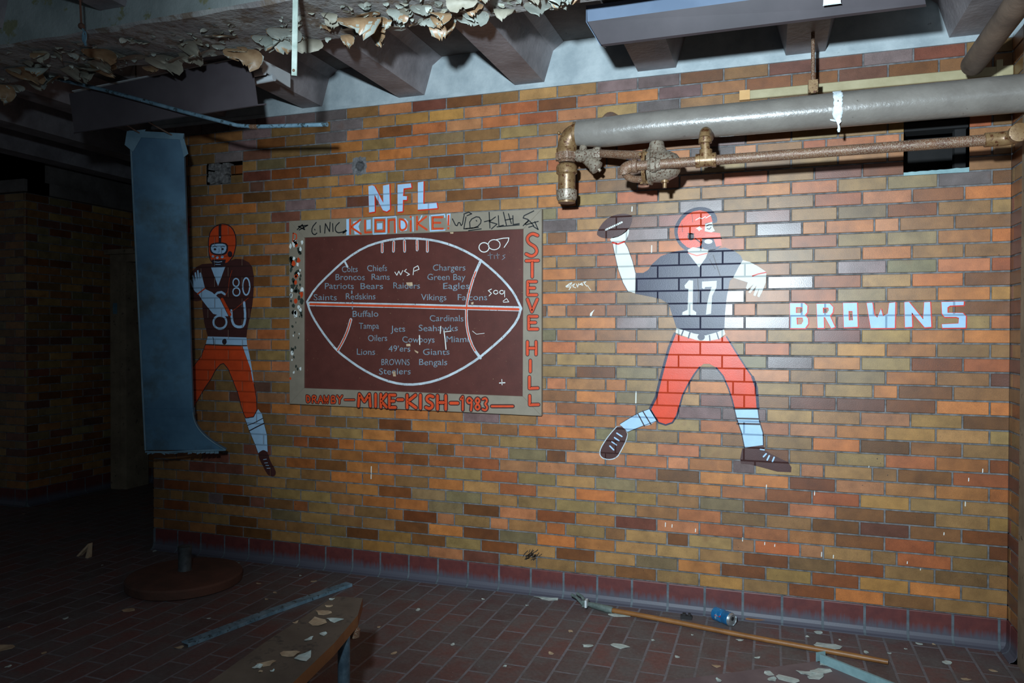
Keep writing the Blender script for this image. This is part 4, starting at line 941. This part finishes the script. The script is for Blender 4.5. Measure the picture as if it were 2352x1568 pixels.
# hanger of the lagged pipe
hx = P_(1867, 200).x
HG = thing('pipe_hanger', (hx, YP, 2.57), 'rusty threaded rod and clevis holding the lagged pipe near the white rag', 'hanger')
zh = P_(1868, 206).z
bm = NB(); tube(bm, [(hx, YP, zh+.03), (hx-.002, YP, ZS)], .0085, 10); part('rod', bm, 'rust', HG, True)
bm = NB(); box(bm, (hx-.02, YP-.04, max(zh-.03, 2.549)), (hx+.02, YP+.04, zh+.034)); lathe(bm, (hx, YP-.038, zh-.012), (0, -1, 0), [(0, .02), (.014, .02)], 6); part('clevis', bm, 'brass', HG)
# rag over the lagged pipe
rx0, rx1 = P_(1914, 255, YP-.08).x, P_(1935, 255, YP-.08).x; bm = NB(); r = random.Random(2); R0 = .0785+.003
rows = []
for k in range(27):
    an = 1.45 - k*.105
    if an > -.85: y, z = YP-R0*math.cos(an), 2.4685+R0*math.sin(an)
    else: y, z = rows[-1][0].y, rows[-1][0].z-.012
    f = 1.0 if k < 21 else (.6 if k < 23 else .22)
    xm = (rx0+rx1)/2 + (.006 if k > 21 else 0); wv = (rx1-rx0)/2*f
    rows.append([Vector((xm+wv*(2*j/5-1)+r.uniform(-.004, .004), y-.0015*math.sin(k*1.7+j)-.001, z)) for j in range(6)])
vs = [[bm.verts.new(p) for p in rw] for rw in rows]
for k in range(len(vs)-1):
    for j in range(5):
        if (k, j) == (11, 2): continue
        bm.faces.new((vs[k][j], vs[k][j+1], vs[k+1][j+1], vs[k+1][j]))
sd_ = vs[21][0].co; q = bm.faces.new([bm.verts.new(p) for p in (sd_, sd_+Vector((-.022, -.001, .003)), sd_+Vector((-.020, -.001, -.004)), vs[22][0].co)])
rag = tag(link('rag', bm, 'cloth', None, True), 'ragged white cloth strip draped over the lagged pipe', 'rag')
rag.modifiers.new('s', 'SOLIDIFY').thickness = .002
# the pipe that comes out towards the room at the right
q0 = atY(2222, 172, -.30)
bm = NB(); tube(bm, [(q0.x+.02, -.30, 2.605), (q0.x+.02, -2.2, 2.62)], .047, 24)
tag(link('cross_pipe', bm, 'pipe_dark', None, True), 'dirty brown pipe sloping out of the top right corner above the lagged pipe', 'pipe')
# cream wire trunking on the wall
a, b = atY(1716, 226), atY(2318, 156)
bm = NB(); zc = atY(1900, 204).z; box(bm, (a.x+.012, -.028, zc-.022), (XR-.002, -.0045, zc+.022)); bmesh.ops.bevel(bm, geom=list(bm.edges), offset=.003, segments=1, affect='EDGES')
TK = tag(link('wire_trunking', bm, 'cream'), 'cream plastic wire trunking on the bricks just above the lagged pipe', 'trunking')
bm = NB(); box(bm, (a.x-.036, -.031, zc-.024), (a.x+.014, -.0045, zc+.024)); part('end_cap', bm, 'tan_plastic', TK, label='orange tan end cap')
bm = NB(); box(bm, (XR-.07, -.031, zc-.025), (XR-.045, -.0045, zc+.05)); part('joint_cover', bm, 'cream', TK)

# ------------------------------------------------------------------ strip lights
def sheet(bm, a, b, t, mi=0):
    """bent sheet between two rails of points (left end, right end), thickness t away from the viewer"""
    n = Vector(t); A = [bm.verts.new(p) for p in a]+[bm.verts.new(Vector(p)+n) for p in a[::-1]]; B = [bm.verts.new(p) for p in b]+[bm.verts.new(Vector(p)+n) for p in b[::-1]]
    m = len(A); bm.faces.new(A); bm.faces.new(B[::-1])
    for k in range(m): bm.faces.new((A[k], B[k], B[(k+1) % m], A[(k+1) % m])).material_index = mi
    bmesh.ops.recalc_face_normals(bm, faces=bm.faces)
V = Vector
L1 = thing('strip_light', (.82, -.87, 2.75), 'dark fluorescent strip light hanging above the duct behind the peeling beam', 'strip light')
bm = NB(); sheet(bm, [(.205, -.87, 2.755), (.262, -.885, 2.532)], [(1.40, -.87, 2.822), (1.45, -.885, 2.569)], (0, .004, 0)); part('reflector_wing', bm, 'steel_dark', L1)
bm = NB(); sheet(bm, [(.255, -.880, 2.538), (.262, -.893, 2.528)], [(1.442, -.880, 2.575), (1.45, -.893, 2.565)], (0, .005, 0)); box(bm, (1.45, -.893, 2.566), (1.50, -.885, 2.572)); part('lip', bm, 'steel_dark', L1)
bm = NB(); sheet(bm, [(.215, -.86, 2.77), (.22, -.58, 2.74)], [(1.40, -.86, 2.828), (1.40, -.58, 2.80)], (0, 0, .004)); part('reflector_wing', bm, ['steel_white'], L1)
bm = NB(); sheet(bm, [(1.405, -.86, 2.83), (1.405, -.86, 2.79), (1.41, -.80, 2.775)], [(1.42, -.58, 2.825), (1.42, -.58, 2.752), (1.42, -.60, 2.752)], (.004, 0, 0)); part('end_cap', bm, 'steel_white', L1)
for y_, dz_ in ((-.80, -.05), (-.72, -.055)):
    bm = NB(); tube(bm, [(.26, y_, 2.755+dz_), (1.425, y_, 2.815+dz_)], .017, 14); part('tube', bm, 'tube', L1, True)
bm = NB(); box(bm, (.25, -.80, 2.775), (1.38, -.70, 2.80), 0, Matrix.Rotation(-.05, 3, 'Y'), V((1.38, -.75, 2.8))); part('ballast_housing', bm, 'steel_dark', L1)
bm = NB()
for x in (.55, 1.2): tube(bm, [(x, -.75, 2.78), (x, -.75, ZS)], .004, 6)
part('suspension', bm, 'pipe_dark', L1)
L2 = thing('strip_light', (3.74, -.88, 2.75), 'long grey fluorescent strip light at top right with a white paper strip over it', 'strip light')
bm = NB(); sheet(bm, [(3.112, -.905, 2.822), (3.114, -.905, 2.755)], [(4.36, -.905, 2.822), (4.36, -.905, 2.755)], (0, .004, 0)); part('side_panel', bm, 'strip_face', L2)
bm = NB(); sheet(bm, [(3.114, -.905, 2.755), (3.162, -.855, 2.672), (3.17, -.84, 2.668)], [(4.36, -.905, 2.755), (4.385, -.855, 2.674), (4.39, -.84, 2.67)], (0, .004, .002)); part('reflector_wing', bm, 'steel_paint', L2)
bm = NB(); sheet(bm, [(3.12, -.70, 2.80), (3.16, -.74, 2.745)], [(4.36, -.70, 2.80), (4.38, -.74, 2.745)], (0, .004, 0)); part('reflector_wing', bm, 'steel_paint', L2)
bm = NB(); box(bm, (3.13, -.895, 2.80), (4.35, -.70, 2.826)); part('ballast_housing', bm, 'steel_paint', L2)
bm = NB(); sheet(bm, [(3.108, -.906, 2.824), (3.108, -.906, 2.754), (3.158, -.853, 2.668)], [(3.112, -.71, 2.824), (3.112, -.71, 2.754), (3.158, -.74, 2.70)], (.003, 0, 0)); part('end_cap', bm, 'strip_face', L2)
for y_ in (-.84, -.77):
    bm = NB(); tube(bm, [(3.17, y_, 2.745), (4.34, y_, 2.745)], .017, 14); part('tube', bm, 'tube', L2, True)
bm = NB()
for x in (3.45, 4.2): tube(bm, [(x, -.80, 2.82), (x, -.80, ZS)], .004, 6)
part('suspension', bm, 'pipe_dark', L2)
# paper strip over the right light
q0, q1 = atY(1896, 10, -.912), atY(1928, 10, -.912)
bm = NB(); pf = [(-.74, 2.832), (-.82, 2.8305), (-.911, 2.829), (-.9115, 2.752), (-.912, 2.696), (-.920, 2.690)]
vs = [[bm.verts.new((x+.002*k*(-1 if x == q0.x else .6), y, z)) for x in (q0.x, q1.x)] for k, (y, z) in enumerate(pf)]
for a_, b_ in zip(vs, vs[1:]): bm.faces.new((a_[0], a_[1], b_[1], b_[0]))
o = tag(link('paper_strip', bm, 'cloth'), 'bright white paper strip hanging over the right strip light', 'paper'); o.modifiers.new('s', 'SOLIDIFY').thickness = .001

# ------------------------------------------------------------------ hanging bits at the left
_R = Matrix.Rotation(.482, 3, 'Z') @ Matrix.Rotation(.017, 3, 'Y') @ Matrix.Rotation(.187, 3, 'X')
D0 = Vector((.265, -.40, .708))      # foot of the left edge; the whole duct hangs askew
u = _R @ Vector((1, 0, 0)); zx = _R @ Vector((0, 0, 1)); nrm = _R @ Vector((0, -1, 0))
DU = thing('duct', D0, 'tall blue grey sheet metal duct hanging in front of the left end of the wall', 'duct')
Wd, Ht, Dd = .281, 1.902, .03
def dp(a, z, d=0.): return D0 + u*a + zx*z - nrm*d
bm = NB()
def right_at(z):
    if z >= .27: return Wd
    s = (.27-z)/.24; return Wd+.185*min(s, 1.)**2.2
zl = [Ht-(Ht-.28)*k/30 for k in range(31)]+[.27-.24*k/14 for k in range(15)]
def skin(d, off=0.): return [[dp(-.0-off*0, z if z > .04 else z-.0, d), dp(right_at(z)*.5, z, d), dp(right_at(z), z, d)] for z in zl]
fr, bk = skin(0), skin(Dd)
vf = [[bm.verts.new(p) for p in rw] for rw in fr]; vb = [[bm.verts.new(p) for p in rw] for rw in bk]
for A_, fl in ((vf, 0), (vb, 1)):
    for a_, b_ in zip(A_, A_[1:]):
        for j in range(2): bm.faces.new((a_[j], a_[j+1], b_[j+1], b_[j]))
for j in (0, 2):
    for i in range(len(zl)-1): bm.faces.new((vf[i][j], vb[i][j], vb[i+1][j], vf[i+1][j]))
bmesh.ops.recalc_face_normals(bm, faces=bm.faces)
o = part('casing', bm, 'galv', DU); o.modifiers.new('s', 'SOLIDIFY').thickness = .003
bm = NB()
prism(bm, [dp(-.004, .245, -.003), dp(Wd+.004, .245, -.003), dp(Wd+.004, .29, -.003), dp(-.004, .29, -.003)], -nrm*(Dd+.006)); bmesh.ops.recalc_face_normals(bm, faces=bm.faces)
part('seam_collar', bm, 'galv', DU)
bm = NB()
tube(bm, [dp(a_, z_, -.004) for a_, z_ in [(0, .02), (.12, .018), (.24, .024), (.36, .028), (Wd+.185, .03)]], .006, 8)
tube(bm, [dp(right_at(z), z, -.003) for z in zl if z < .275], .004, 8)
tube(bm, [dp(.0, z, -.002) for z in zl], .005, 8)
r = random.Random(8)
for k in range(16):
    a0 = .01+k*.026; prism(bm, [dp(a0, .022, -.002), dp(a0+.024, .022, -.002), dp(a0+.024, .022-r.uniform(.006, .022), -.004), dp(a0, .022-r.uniform(.006, .02), -.004)], -nrm*.003)
part('hem', bm, 'galv_light', DU, True)
bm = NB()
prism(bm, [dp(-.006, Ht, -.006), dp(Wd+.006, Ht, -.006), dp(Wd+.0, Ht-.035, -.01), dp(0, Ht-.035, -.01)], -nrm*.004)
prism(bm, [dp(-.015, Ht-.005, -.008), dp(.085, Ht+.01, -.008), dp(.012, Ht-.115, -.008), dp(-.03, Ht-.08, -.008)], -nrm*.003)
prism(bm, [dp(Wd-.02, Ht-.02, -.006), dp(Wd+.005, Ht-.03, -.006), dp(Wd+.025, Ht-.11, -.006), dp(Wd-.0, Ht-.13, -.006)], -nrm*.003)
bmesh.ops.recalc_face_normals(bm, faces=bm.faces); part('top_flange', bm, 'galv_light', DU)
bm = NB()
for a_ in (.06, Wd-.05):
    p = dp(a_, Ht-.02, .015); tube(bm, [p, Vector((p.x+.01, -.875, p.z+.045))], .004, 6)
part('hanging_wire', bm, 'pipe_dark', DU)
# bent conduit
yc = -.93
pts = [atY(60, 165, -.93), atY(240, 207, -.93), atY(330, 231, -.93), atY(420, 256, yc), atY(545, 288, yc), atY(585, 291, yc), atY(752, 286, yc)]
bm = NB(); tube(bm, pts, .0098, 14); tag(link('conduit', bm, 'conduit', None, True), 'bent blue grey conduit sticking out across the bricks above the small broken hole', 'conduit')
CD = bpy.data.objects['conduit']
bm = NB(); tube(bm, [atY(575, 291, yc), atY(592, 291, yc)], .0115, 14); part('coupling', bm, 'rust', CD, True)
# flat strap in front of the beam
ys = -1.66
p0, p1 = atY(675, 172, ys), atY(682, -60, ys)
bm = NB(); hw = .0105
prism(bm, [(p0.x-hw, ys, p0.z), (p0.x+hw, ys, p0.z-.004), (p1.x+hw, ys, ZS), (p1.x-hw, ys, ZS)], (0, .004, 0)); bmesh.ops.recalc_face_normals(bm, faces=bm.faces)
SP = tag(link('metal_strap', bm, 'strap'), 'pale green flat metal strap hanging down in front of the peeling beam', 'strap')
bm = NB(); lathe(bm, (p0.x, ys-.001, p0.z+.016), (0, -1, 0), [(0, .0055), (.002, .005), (.003, .002)], 14); part('rivet', bm, 'rust', SP, True)
# wire with a clip
yh = -1.68
p0, p1, p2 = atY(181, -60, yh), atY(187, 60, yh), atY(197, 105, yh)
HK = thing('hanging_wire', p1, 'thin cord with a knot and metal clip hanging by the beam at top left', 'cord')
bm = NB(); tube(bm, [Vector((p0.x, yh, ZS)), p0, p1], .004, 8); part('cord', bm, 'rust_dark', HK, True)
bm = NB(); bmesh.ops.create_icosphere(bm, subdivisions=2, radius=.013, matrix=Matrix.Translation(p1)); part('knot', bm, 'rust_dark', HK, True)
bm = NB(); q = atY(194, 85, yh)
lp = [q+Vector((.009*math.cos(a_), 0, .022*math.sin(a_))) for a_ in [k*2*PI/14 for k in range(14)]]; tube(bm, lp+[lp[0]], .0035, 8)
tube(bm, [p1, q+Vector((-.002, 0, .02))], .003, 6); tube(bm, [atY(192, 80, yh), p2], .005, 8); part('clip', bm, 'galv_light', HK, True)

# ------------------------------------------------------------------ things on the floor
BS = thing('pedestal_base', (.64, -.49, 0), 'round rusty iron pedestal base with a pipe stub lying on the floor below the duct', 'pedestal base')
bm = NB(); lathe(bm, (.64, -.49, 0), (0, 0, 1), [(0, .305), (.006, .315), (.046, .316), (.056, .308), (.064, .27), (.074, .05)], 56); part('plate', bm, 'rust_dark', BS, True)
bm = NB(); lathe(bm, (.64, -.49, .06), (0, 0, 1), [(0, .046), (.012, .040), (.02, .036), (.125, .036), (.13, .039), (.152, .039)], 20); part('pipe_stub', bm, 'iron', BS, True)
# flat bar on the floor, tipped on its long edge
a, b = atZ(425, 1478, .012), atZ(802, 1340, .012)
d = (b-a).normalized(); s = Vector((-d.y, d.x, 0)); m = a+(b-a)*.44+s*.012
bm = NB(); pl = [a-d*.0, m, b]
for p, q in ((a, m), (m, b)):
    e = (q-p).normalized(); sd = Vector((-e.y, e.x, 0))*.026
    prism(bm, [p-sd, q-sd, q+sd, p+sd], (0, 0, .006)); prism(bm, [p-sd, q-sd, q-sd*.85, p-sd*.85], (0, 0, -.011))
bmesh.ops.recalc_face_normals(bm, faces=bm.faces)
tag(link('metal_bar', bm, 'conduit'), 'long dented grey metal bar lying on the tiles between pedestal base and bench', 'metal bar')
# bench
ZB = .45
Lp = [(767,1369),(698,1416),(612,1472),(480,1566)]; Rp = [(833,1373),(822,1412),(768,1476),(672,1568)]
Lw = [atZ(*p, ZB) for p in Lp]; Rw = [atZ(*p, ZB) for p in Rp]
dL = (Lw[3]-Lw[1]).normalized(); dR = (Rw[3]-Rw[2]).normalized(); dd = (dL+dR).normalized()
Lw.append(Lw[3]+dd*.9); Rw.append(Rw[3]+dd*.9)
BN = thing('bench', (Lw[2].x, Lw[2].y, 0), 'weathered wooden plank bench on a blue grey pipe leg strewn with paint chips', 'bench')
bm = NB(); loop = Lw+Rw[::-1]; prism(bm, loop, (0, 0, -.04), 0, 1); bmesh.ops.recalc_face_normals(bm, faces=bm.faces)
for f in bm.faces: f.material_index = 0 if f.normal.z > .7 else 1
part('plank', bm, ['wood', 'wood_edge'], BN)
lgx = atZ(790, 1462, ZB-.04); lg2 = lgx+dd*.95
for k, q in enumerate((lgx, lg2)):
    bm = NB(); tube(bm, [(q.x, q.y, 0), (q.x, q.y, ZB-.04)], .021, 18); lathe(bm, (q.x, q.y, 0), (0, 0, 1), [(0, .05), (.006, .05), (.012, .024)], 20); part('leg', bm, 'leg', BN, True)
    sd = Vector((-dd.y, dd.x, 0)); q2 = q+sd*(.15 if (Lw[2]-q).dot(sd) > 0 else -.15)
    bm = NB(); tube(bm, [(q2.x, q2.y, 0), (q2.x, q2.y, ZB-.04)], .021, 18); part('leg', bm, 'leg', BN, True)
q = atZ(812, 1452, ZB-.06); bm = NB(); lathe(bm, q-Vector((0, 0, .02)), (0, 0, 1), [(0, .012), (.006, .022), (.03, .024), (.038, .016)], 12); box(bm, (q.x-.02, q.y-.004, q.z-.06), (q.x-.012, q.y+.004, q.z))
part('leg_bracket', bm, 'rust', BN, True)
# mop stick
h0, h1 = atZ(1395, 1399, .016), atZ(2040, 1521, .014); d = (h1-h0).normalized(); h0 = h0+Vector((0, 0, .0))
MS = thing('mop', h0, 'long wooden mop handle with bare metal clamp lying along the wall', 'mop')
bm = NB(); tube(bm, [h0+(h1-h0)*k/8+Vector((0, 0, .002*math.sin(k))) for k in range(9)], [.0125]*8+[.011], 14); part('handle', bm, 'handle', MS, True)
hd = atZ(1345, 1386, .02)
bm = NB(); lathe(bm, h0+d*.03, hd-h0, [(0, .017), (.03, .019), ((hd-h0).length*.8, .016), ((hd-h0).length+.02, .012)], 12)
part('socket', bm, 'clamp', MS, True)
tip = atZ(1322, 1363, .05); bm = NB(); e = (tip-hd).normalized(); sd = e.cross(Vector((0, 0, 1))).normalized()
for k, o_ in enumerate((-.018, .006)):
    tube(bm, [hd+sd*o_, hd+sd*o_*1.4+(tip-hd)*.5+Vector((0, 0, .01)), tip+sd*o_*1.5], .008, 8)
box(bm, tuple(hd-Vector((.016, .016, .014))), tuple(hd+Vector((.016, .016, .02)))); part('clamp', bm, 'clamp', MS, True)
bm = NB(); q = atZ(1350, 1388, .03); box(bm, (q.x-.012, q.y-.02, q.z-.012), (q.x-.002, q.y+.016, q.z+.026)); part('clip', bm, 'steel_white', MS)
# can on its side
ca, cb = atZ(1643, 1410, .033), atZ(1684, 1420, .033); d = (cb-ca); d.z = 0; d.normalize(); d = Vector((.80, -.60, 0)).normalized()
cc = atZ(1661, 1415, .033); c0_ = cc-d*.060
CN = thing('drink_can', (cc.x, cc.y, 0), 'blue aluminium drink can lying on its side against the red base tiles', 'can')
bm = NB(); lathe(bm, c0_, d, [(.0, .022), (.003, .025), (.010, .0325), (.060, .033), (.066, .030), (.078, .033), (.108, .033)], 28); part('body', bm, 'can_blue', CN, True)
bm = NB(); lathe(bm, c0_+d*.108, d, [(0, .033), (.008, .029), (.012, .0275), (.014, .0285), (.0145, .026), (.0105, .0245), (.0105, .002)], 28); part('lid', bm, 'can_metal', CN, True)
bm = NB(); lathe(bm, c0_+d*.1185+Vector((0, 0, .006)), d, [(0, .010), (.0012, .010)], 14); part('mouth', bm, 'dark', CN)
bm = NB(); sd = d.cross(Vector((0, 0, 1))).normalized(); n = 8
for i in range(n):
    for j in range(3):
        q = []
        for (ii, jj) in ((i, j), (i+1, j), (i+1, j+1), (i, j+1)):
            an = .15+.75*ii/n+.1*math.sin(jj); q.append(bm.verts.new(c0_+d*(.032+.012*jj)+(sd*math.cos(an)+Vector((0, 0, 1))*math.sin(an)*.6)*.0338*(1 if math.sin(an) < .9 else .98)))
        bm.faces.new(q)
bmesh.ops.recalc_face_normals(bm, faces=bm.faces); part('logo_patch', bm, 'can_red', CN)
# splinter of wood and black scrap
a, b = atZ(1712, 1420, .008), atZ(1765, 1424, .008); e = (b-a).normalized(); sd = Vector((-e.y, e.x, 0))*.014
bm = NB(); prism(bm, [a-sd*.6, a+e*.03-sd, b-sd*.8, b+e*.004, b+sd*.7, a+e*.05+sd*1.1, a+sd*.8, a+e*.012], (0, 0, .012)); bmesh.ops.translate(bm, vec=(0, 0, -.007), verts=bm.verts); bmesh.ops.recalc_face_normals(bm, faces=bm.faces)
tag(link('wood_splinter', bm, 'wood_edge'), 'short split piece of brown wood on the floor right of the blue can', 'wood scrap')
q = atZ(1577, 1417, .008); bm = NB(); box(bm, (q.x-.03, q.y-.012, 0), (q.x+.028, q.y+.010, .018)); box(bm, (q.x-.02, q.y-.01, .018), (q.x-.004, q.y+.008, .028)); box(bm, (q.x+.008, q.y-.008, .018), (q.x+.02, q.y+.006, .03))
tag(link('rubber_scrap', bm, 'black_rubber'), 'small black rubber scrap on the floor beside the mop handle', 'scrap')
# loose sheet with an upturned rim at bottom right
k0, k1, k2 = atZ(1874, 1518, .012), atZ(1560, 1560, .012), atZ(2000, 1570, .012)
e1 = (k1-k0).normalized(); e2 = (k2-k0).normalized()
TR = thing('metal_sheet', (k0.x, k0.y, 0), 'loose grey sheet panel with a blue green upturned rim lying at the bottom right', 'panel')
far1, far2 = k0+e1*1.05, k0+e2*.75; bm = NB()
prism(bm, [k0, far1, far1+e2*.75, far2], (0, 0, -.010)); bmesh.ops.recalc_face_normals(bm, faces=bm.faces); part('sheet', bm, 'tray', TR)
bm = NB(); w_ = Vector((-e2.y, e2.x, 0)); w_ = w_ if w_.dot(e1) < 0 else -w_
prism(bm, [k0+e2*.02, far2, far2+w_*.012, k0+e2*.02+w_*.012], (0, 0, .042)); prism(bm, [k0+e2*.02+w_*.012, far2+w_*.012, far2+w_*.034, k0+e2*.02+w_*.034], (0, 0, .006))
bmesh.ops.translate(bm, vec=(0, 0, -.004), verts=bm.verts); bmesh.ops.recalc_face_normals(bm, faces=bm.faces); part('rim', bm, 'sill', TR)
bm = NB(); prism(bm, [k0, k0-e1*.045, k0-e1*.045+e2*.004, k0+e2*.004], (0, 0, .04)); bmesh.ops.recalc_face_normals(bm, faces=bm.faces); part('corner_tab', bm, 'sill', TR)

# ------------------------------------------------------------------ fallen paint chips
def chip(name, p, size, seed, mat, elong=1., ang=None, lift=.006):
    r = random.Random(seed); n = 9; bm = NB(); an = r.uniform(0, PI) if ang is None else ang
    ca_, sa_ = math.cos(an), math.sin(an); top = []
    for k in range(n):
        q = 2*PI*k/n; R = size*r.uniform(.6, 1.1); x, y = R*math.cos(q)*elong, R*math.sin(q)
        z = .0012+lift*abs(math.cos(q))**2*r.uniform(.3, 1.)
        top.append(Vector((p.x+x*ca_-y*sa_, p.y+x*sa_+y*ca_, p.z+z)))
    c_ = bm.verts.new(p+Vector((0, 0, .0018))); c2 = bm.verts.new(p+Vector((0, 0, .0004)))
    t_ = [bm.verts.new(v) for v in top]; b_ = [bm.verts.new(v-Vector((0, 0, .0009))) for v in top]
    for k in range(n):
        k2_ = (k+1) % n; bm.faces.new((c_, t_[k], t_[k2_])); bm.faces.new((c2, b_[k2_], b_[k])); bm.faces.new((t_[k], b_[k], b_[k2_], t_[k2_]))
    bmesh.ops.recalc_face_normals(bm, faces=bm.faces)
    return link(name, bm, mat)
big = [((1256, 1374), .034, 2.2, .2, 'chip', 'pale blue sliver of paint on the tiles left of the mop clamp'), ((1425, 1413), .026, 2.6, .25, 'chip', 'white smeared chip on the tiles just below the mop handle near its clamp'), ((1422, 1484), .030, 1.8, .1, 'chip', 'pale pair of paint scraps on the red tiles in the middle of the floor, the left one is this'),
    ((296, 1401), .030, 1.5, .5, 'chip_tan', 'pale chip tucked under the near edge of the round pedestal base'), ((541, 1294), .028, 1., .3, 'chip', 'greenish white chip behind the right side of the round pedestal base'), ((410, 1487), .020, 1.3, 1.2, 'chip_tan', 'tan chip at the near end of the grey metal bar'),
    ((1895, 1483), .040, 1.8, .1, 'chip', 'large white chip beside the wooden handle just above the panel corner'), ((1878, 1452), .022, 1.3, .3, 'chip', 'bluish white chip on the floor behind the wooden handle above the panel'), ((10, 1488), .036, 1.4, .1, 'chip_tan', 'grey chip at the far left edge of the floor'), ((2175, 1521), .022, 1.4, .4, 'chip', 'bluish chip on the dark floor at far right below the corner')]
big[2] = ((1422, 1484), .030, 1.8, .1, 'chip', 'pale flat scrap on the red tiles left of the longer bluish one')
big.insert(3, ((1420+0, 1484), 0, 0, 0, '', ''))
big = [b_ for b_ in big if b_[1] > 0]
big.append(((1420-70, 1483), .020, 1.6, .1, 'chip', 'small whitish scrap on the red tiles in the middle foreground'))
for i, ((x, y), sz, el_, an, mt, lab) in enumerate(big):
    tag(chip('paint_chip', atZ(x, y, 0), sz, 40+i, mt, el_, an), lab, 'paint chip')
r = random.Random(33)
spots = [(55,1180),(355,1265),(370,1258),(595,1340),(612,1376),(632,1361),(690,1322),(720,1335),(560,1426),(480,1420),(760,1290),(1110,1376),(1000,1330),(1210,1390),(1350,1372),(1555,1508),(1585,1395),(1610,1398),(1500,1470),(1590,1458),(1855,1462),(1927,1448),(1990,1498),(2043,1500),(2080,1490),(2110,1478),(2145,1480),(2220,1560),(2280,1540),(1930,1470),(960,1400),(870,1440),(905,1500),(1040,1480),(1160,1530),(1265,1500),(1310,1450),(1700,1470),(1740,1510),(1645,1530),(20,1440),(20,1530),(100,1500),(235,1298),(150,1420)]
for i, (x, y) in enumerate(spots):
    o = chip('paint_chip', atZ(x, y, 0), r.uniform(.006, .015), 100+i, r.choice(['chip', 'chip', 'chip_tan']), r.uniform(1, 1.8), lift=.003)
    tag(o, 'tiny pale paint chip fallen on the dark tile floor', 'paint chip', 'tiny chips on the tile floor')
bspots = [((763,1376),.010,'chip'),((745,1408),.026,'chip_tan'),((730,1428),.028,'chip_tan'),((768,1424),.022,'chip'),((742,1456),.018,'chip'),((710,1468),.012,'chip'),((666,1502),.026,'chip_tan'),((698,1509),.026,'chip'),((613,1524),.018,'chip_tan'),((592,1532),.017,'chip'),((625,1541),.007,'chip'),((598,1543),.007,'chip_tan'),((678,1430),.008,'chip_tan'),((756,1392),.012,'chip_tan')]
for i, ((x, y), sz, mt) in enumerate(bspots):
    tag(chip('paint_chip', atZ(x, y, ZB), sz, 200+i, mt, r.uniform(1, 1.7)), 'loose paint chip lying on top of the wooden bench plank', 'paint chip', 'chips on the bench')
tspots = [((1765,1547),.022),((1774,1560),.018),((1812,1560),.04),((1848,1545),.02),((1868,1548),.03),((1885,1541),.028),((1893,1526),.018),((1650,1562),.012),((1872,1556),.022)]
for i, ((x, y), sz) in enumerate(tspots):
    tag(chip('paint_chip', atZ(x, y, .012), sz, 300+i, 'chip', r.uniform(1.2, 2.)), 'pale paint flake lying on the loose grey panel', 'paint chip', 'flakes on the loose panel')
# folded curl of paint standing on the left floor
q = atZ(196, 1277, 0); bm = NB()
a0, a1, a2 = q+Vector((-.055, -.02, 0)), q+Vector((0, .02, .075)), q+Vector((.05, -.03, 0))
prism(bm, [a0, a1, a2, a2+Vector((-.018, 0, 0)), a1+Vector((0, 0, -.018)), a0+Vector((.018, 0, 0))], (0, .035, 0)); bmesh.ops.recalc_face_normals(bm, faces=bm.faces)
tag(link('paint_curl', bm, 'chip_tan'), 'folded curl of paint standing like a tent on the dark left floor', 'paint curl')
